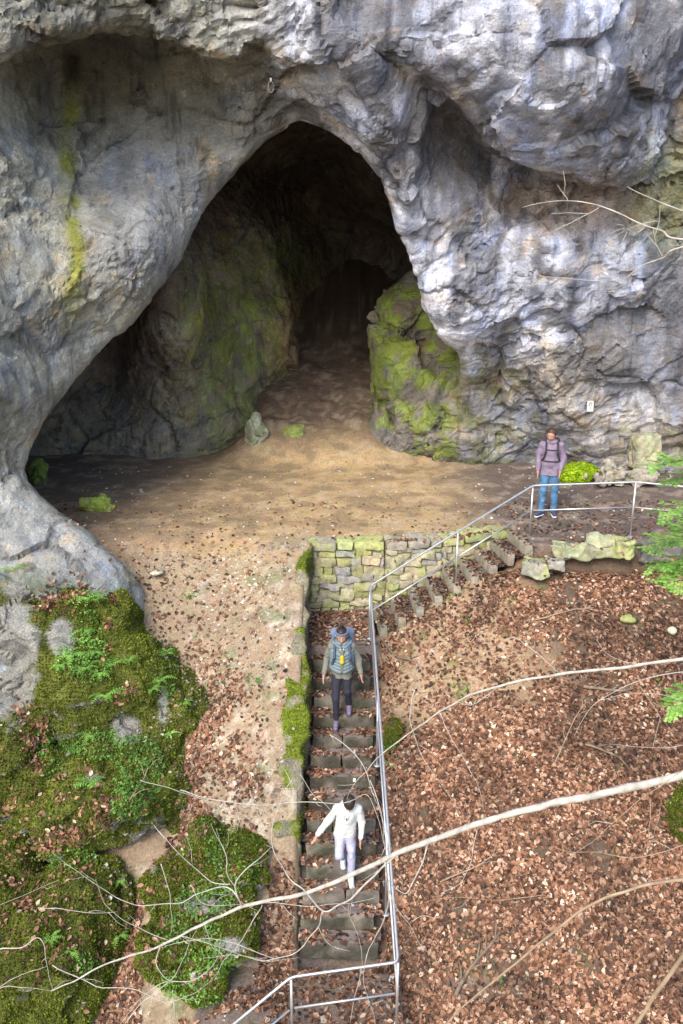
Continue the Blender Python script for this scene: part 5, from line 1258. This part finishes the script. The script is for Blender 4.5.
# 3: walker in white, lower on the stairs ----------------------------------
p3 = at(355, 883, 9.9); zf3 = -1.2-.17*12
J3 = dict(pelvis=(-.03, .02, .80), belly=(-.02, -.02, .93), chest=(-.01, -.05, 1.11), neck=(.015, -.10, 1.27), head=(.03, -.19, 1.365), shL=(-.155, -.06, 1.215), shR=(.165, -.06, 1.215), elL=(-.31, -.08, .99), elR=(.225, -.02, .96), wrL=(-.455, -.16, .845), wrR=(.205, -.11, .76),
          hipL=(-.105, .02, .79), hipR=(.045, .02, .79), knL=(-.12, -.13, .50), knR=(.065, -.05, .44), anL=(-.06, .16, .26), anR=(.06, -.02, .09), toL=(-.06, .03, .20), toR=(.075, -.16, .045))
M_J3 = simple('white_jacket', (.56, .58, .57), .85, var=.06, scale=9, bump=.2); M_T3 = simple('lavender_trousers', (.34, .35, .47), .9, var=.12, scale=10, bump=.2)
def ex3(e, J, hc, f, u, r):
    c, p = J['chest'], J['pelvis']
    q = [J['neck']+V3(.088*math.cos(t), .075*math.sin(t)+.015, .0) for t in np.linspace(-1.2, 3.14+1.2, 12)]
    sdf_part('hood', [(a_, b_, .034, .034, .012) for a_, b_ in zip(q, q[1:])], M_J3, e, .008, .005)
    sdf_part('zip', [(c+V3(.0, -.165, .03), c+V3(0, -.165, .0), .008, .010, 0)], M_STRAP, e, .004)
    for sx in (-1, 1): sdf_part('drawcord', [(c+V3(.035*sx, -.152, .07), c+V3(.03*sx, -.168, .01), .004, .004, 0)], M_STRAP, e, .003)
P3 = build_person('dark-haired walker in a white jacket and lavender trousers, head bowed, one arm held out', (p3.x-.105, 10.05, zf3), 0, J3,
  dict(trousers=M_T3, jacket=M_J3, shoe=simple('pale_shoe', (.50, .55, .60), .7, var=.15), sole_m=M_WHITE, hair=M_HAIR2, leg=(.092, .066, .056), hem=.0, hemz=.74, hw=.062), ((0, -.42, -.90), (0, -.90, .42)), ex3)
P3.scale = (.86, .92, .98); P2.scale = (.93, .95, 1.0)
# ------------------------------------------------------------------ light, sky, camera
w = bpy.data.worlds.new('World'); sc.world = w; w.use_nodes = True
nt = w.node_tree; bg = nt.nodes['Background']
sky = nt.nodes.new('ShaderNodeTexSky'); sky.sky_type = 'NISHITA'; sky.sun_disc = False
EL, AZ = math.radians(43), math.radians(205)      # light falls from above and behind the camera, a little from the left
sky.sun_elevation = EL; sky.sun_rotation = AZ; sky.dust_density = 2.5; sky.air_density = 1.0
nt.links.new(sky.outputs[0], bg.inputs[0]); bg.inputs[1].default_value = .15
sd = bpy.data.lights.new('sun', 'SUN'); sd.energy = 1.3; sd.angle = math.radians(25); sd.color = (1, .95, .88)
so = bpy.data.objects.new('sun', sd); COL.objects.link(so)
dirv = Vector((math.sin(AZ)*math.cos(EL), math.cos(AZ)*math.cos(EL), math.sin(EL)))
so.rotation_euler = (-dirv).to_track_quat('-Z', 'Y').to_euler(); so.location = dirv*40
cd = bpy.data.cameras.new('camera'); co = bpy.data.objects.new('camera', cd); COL.objects.link(co)
co.location = (0, 0, CZ); co.rotation_euler = (math.pi/2-PITCH, 0, 0)
cd.sensor_fit = 'VERTICAL'; cd.sensor_height = 36; cd.lens = 36*FPX/1024; cd.clip_end = 2000; cd.clip_start = .05
sc.camera = co
sc.view_settings.view_transform = 'Standard'; sc.view_settings.look = 'None'; sc.view_settings.gamma = 1
sc.view_settings.exposure = 1.4
sc.cycles.use_denoising = True; sc.cycles.max_bounces = 6; sc.cycles.diffuse_bounces = 4
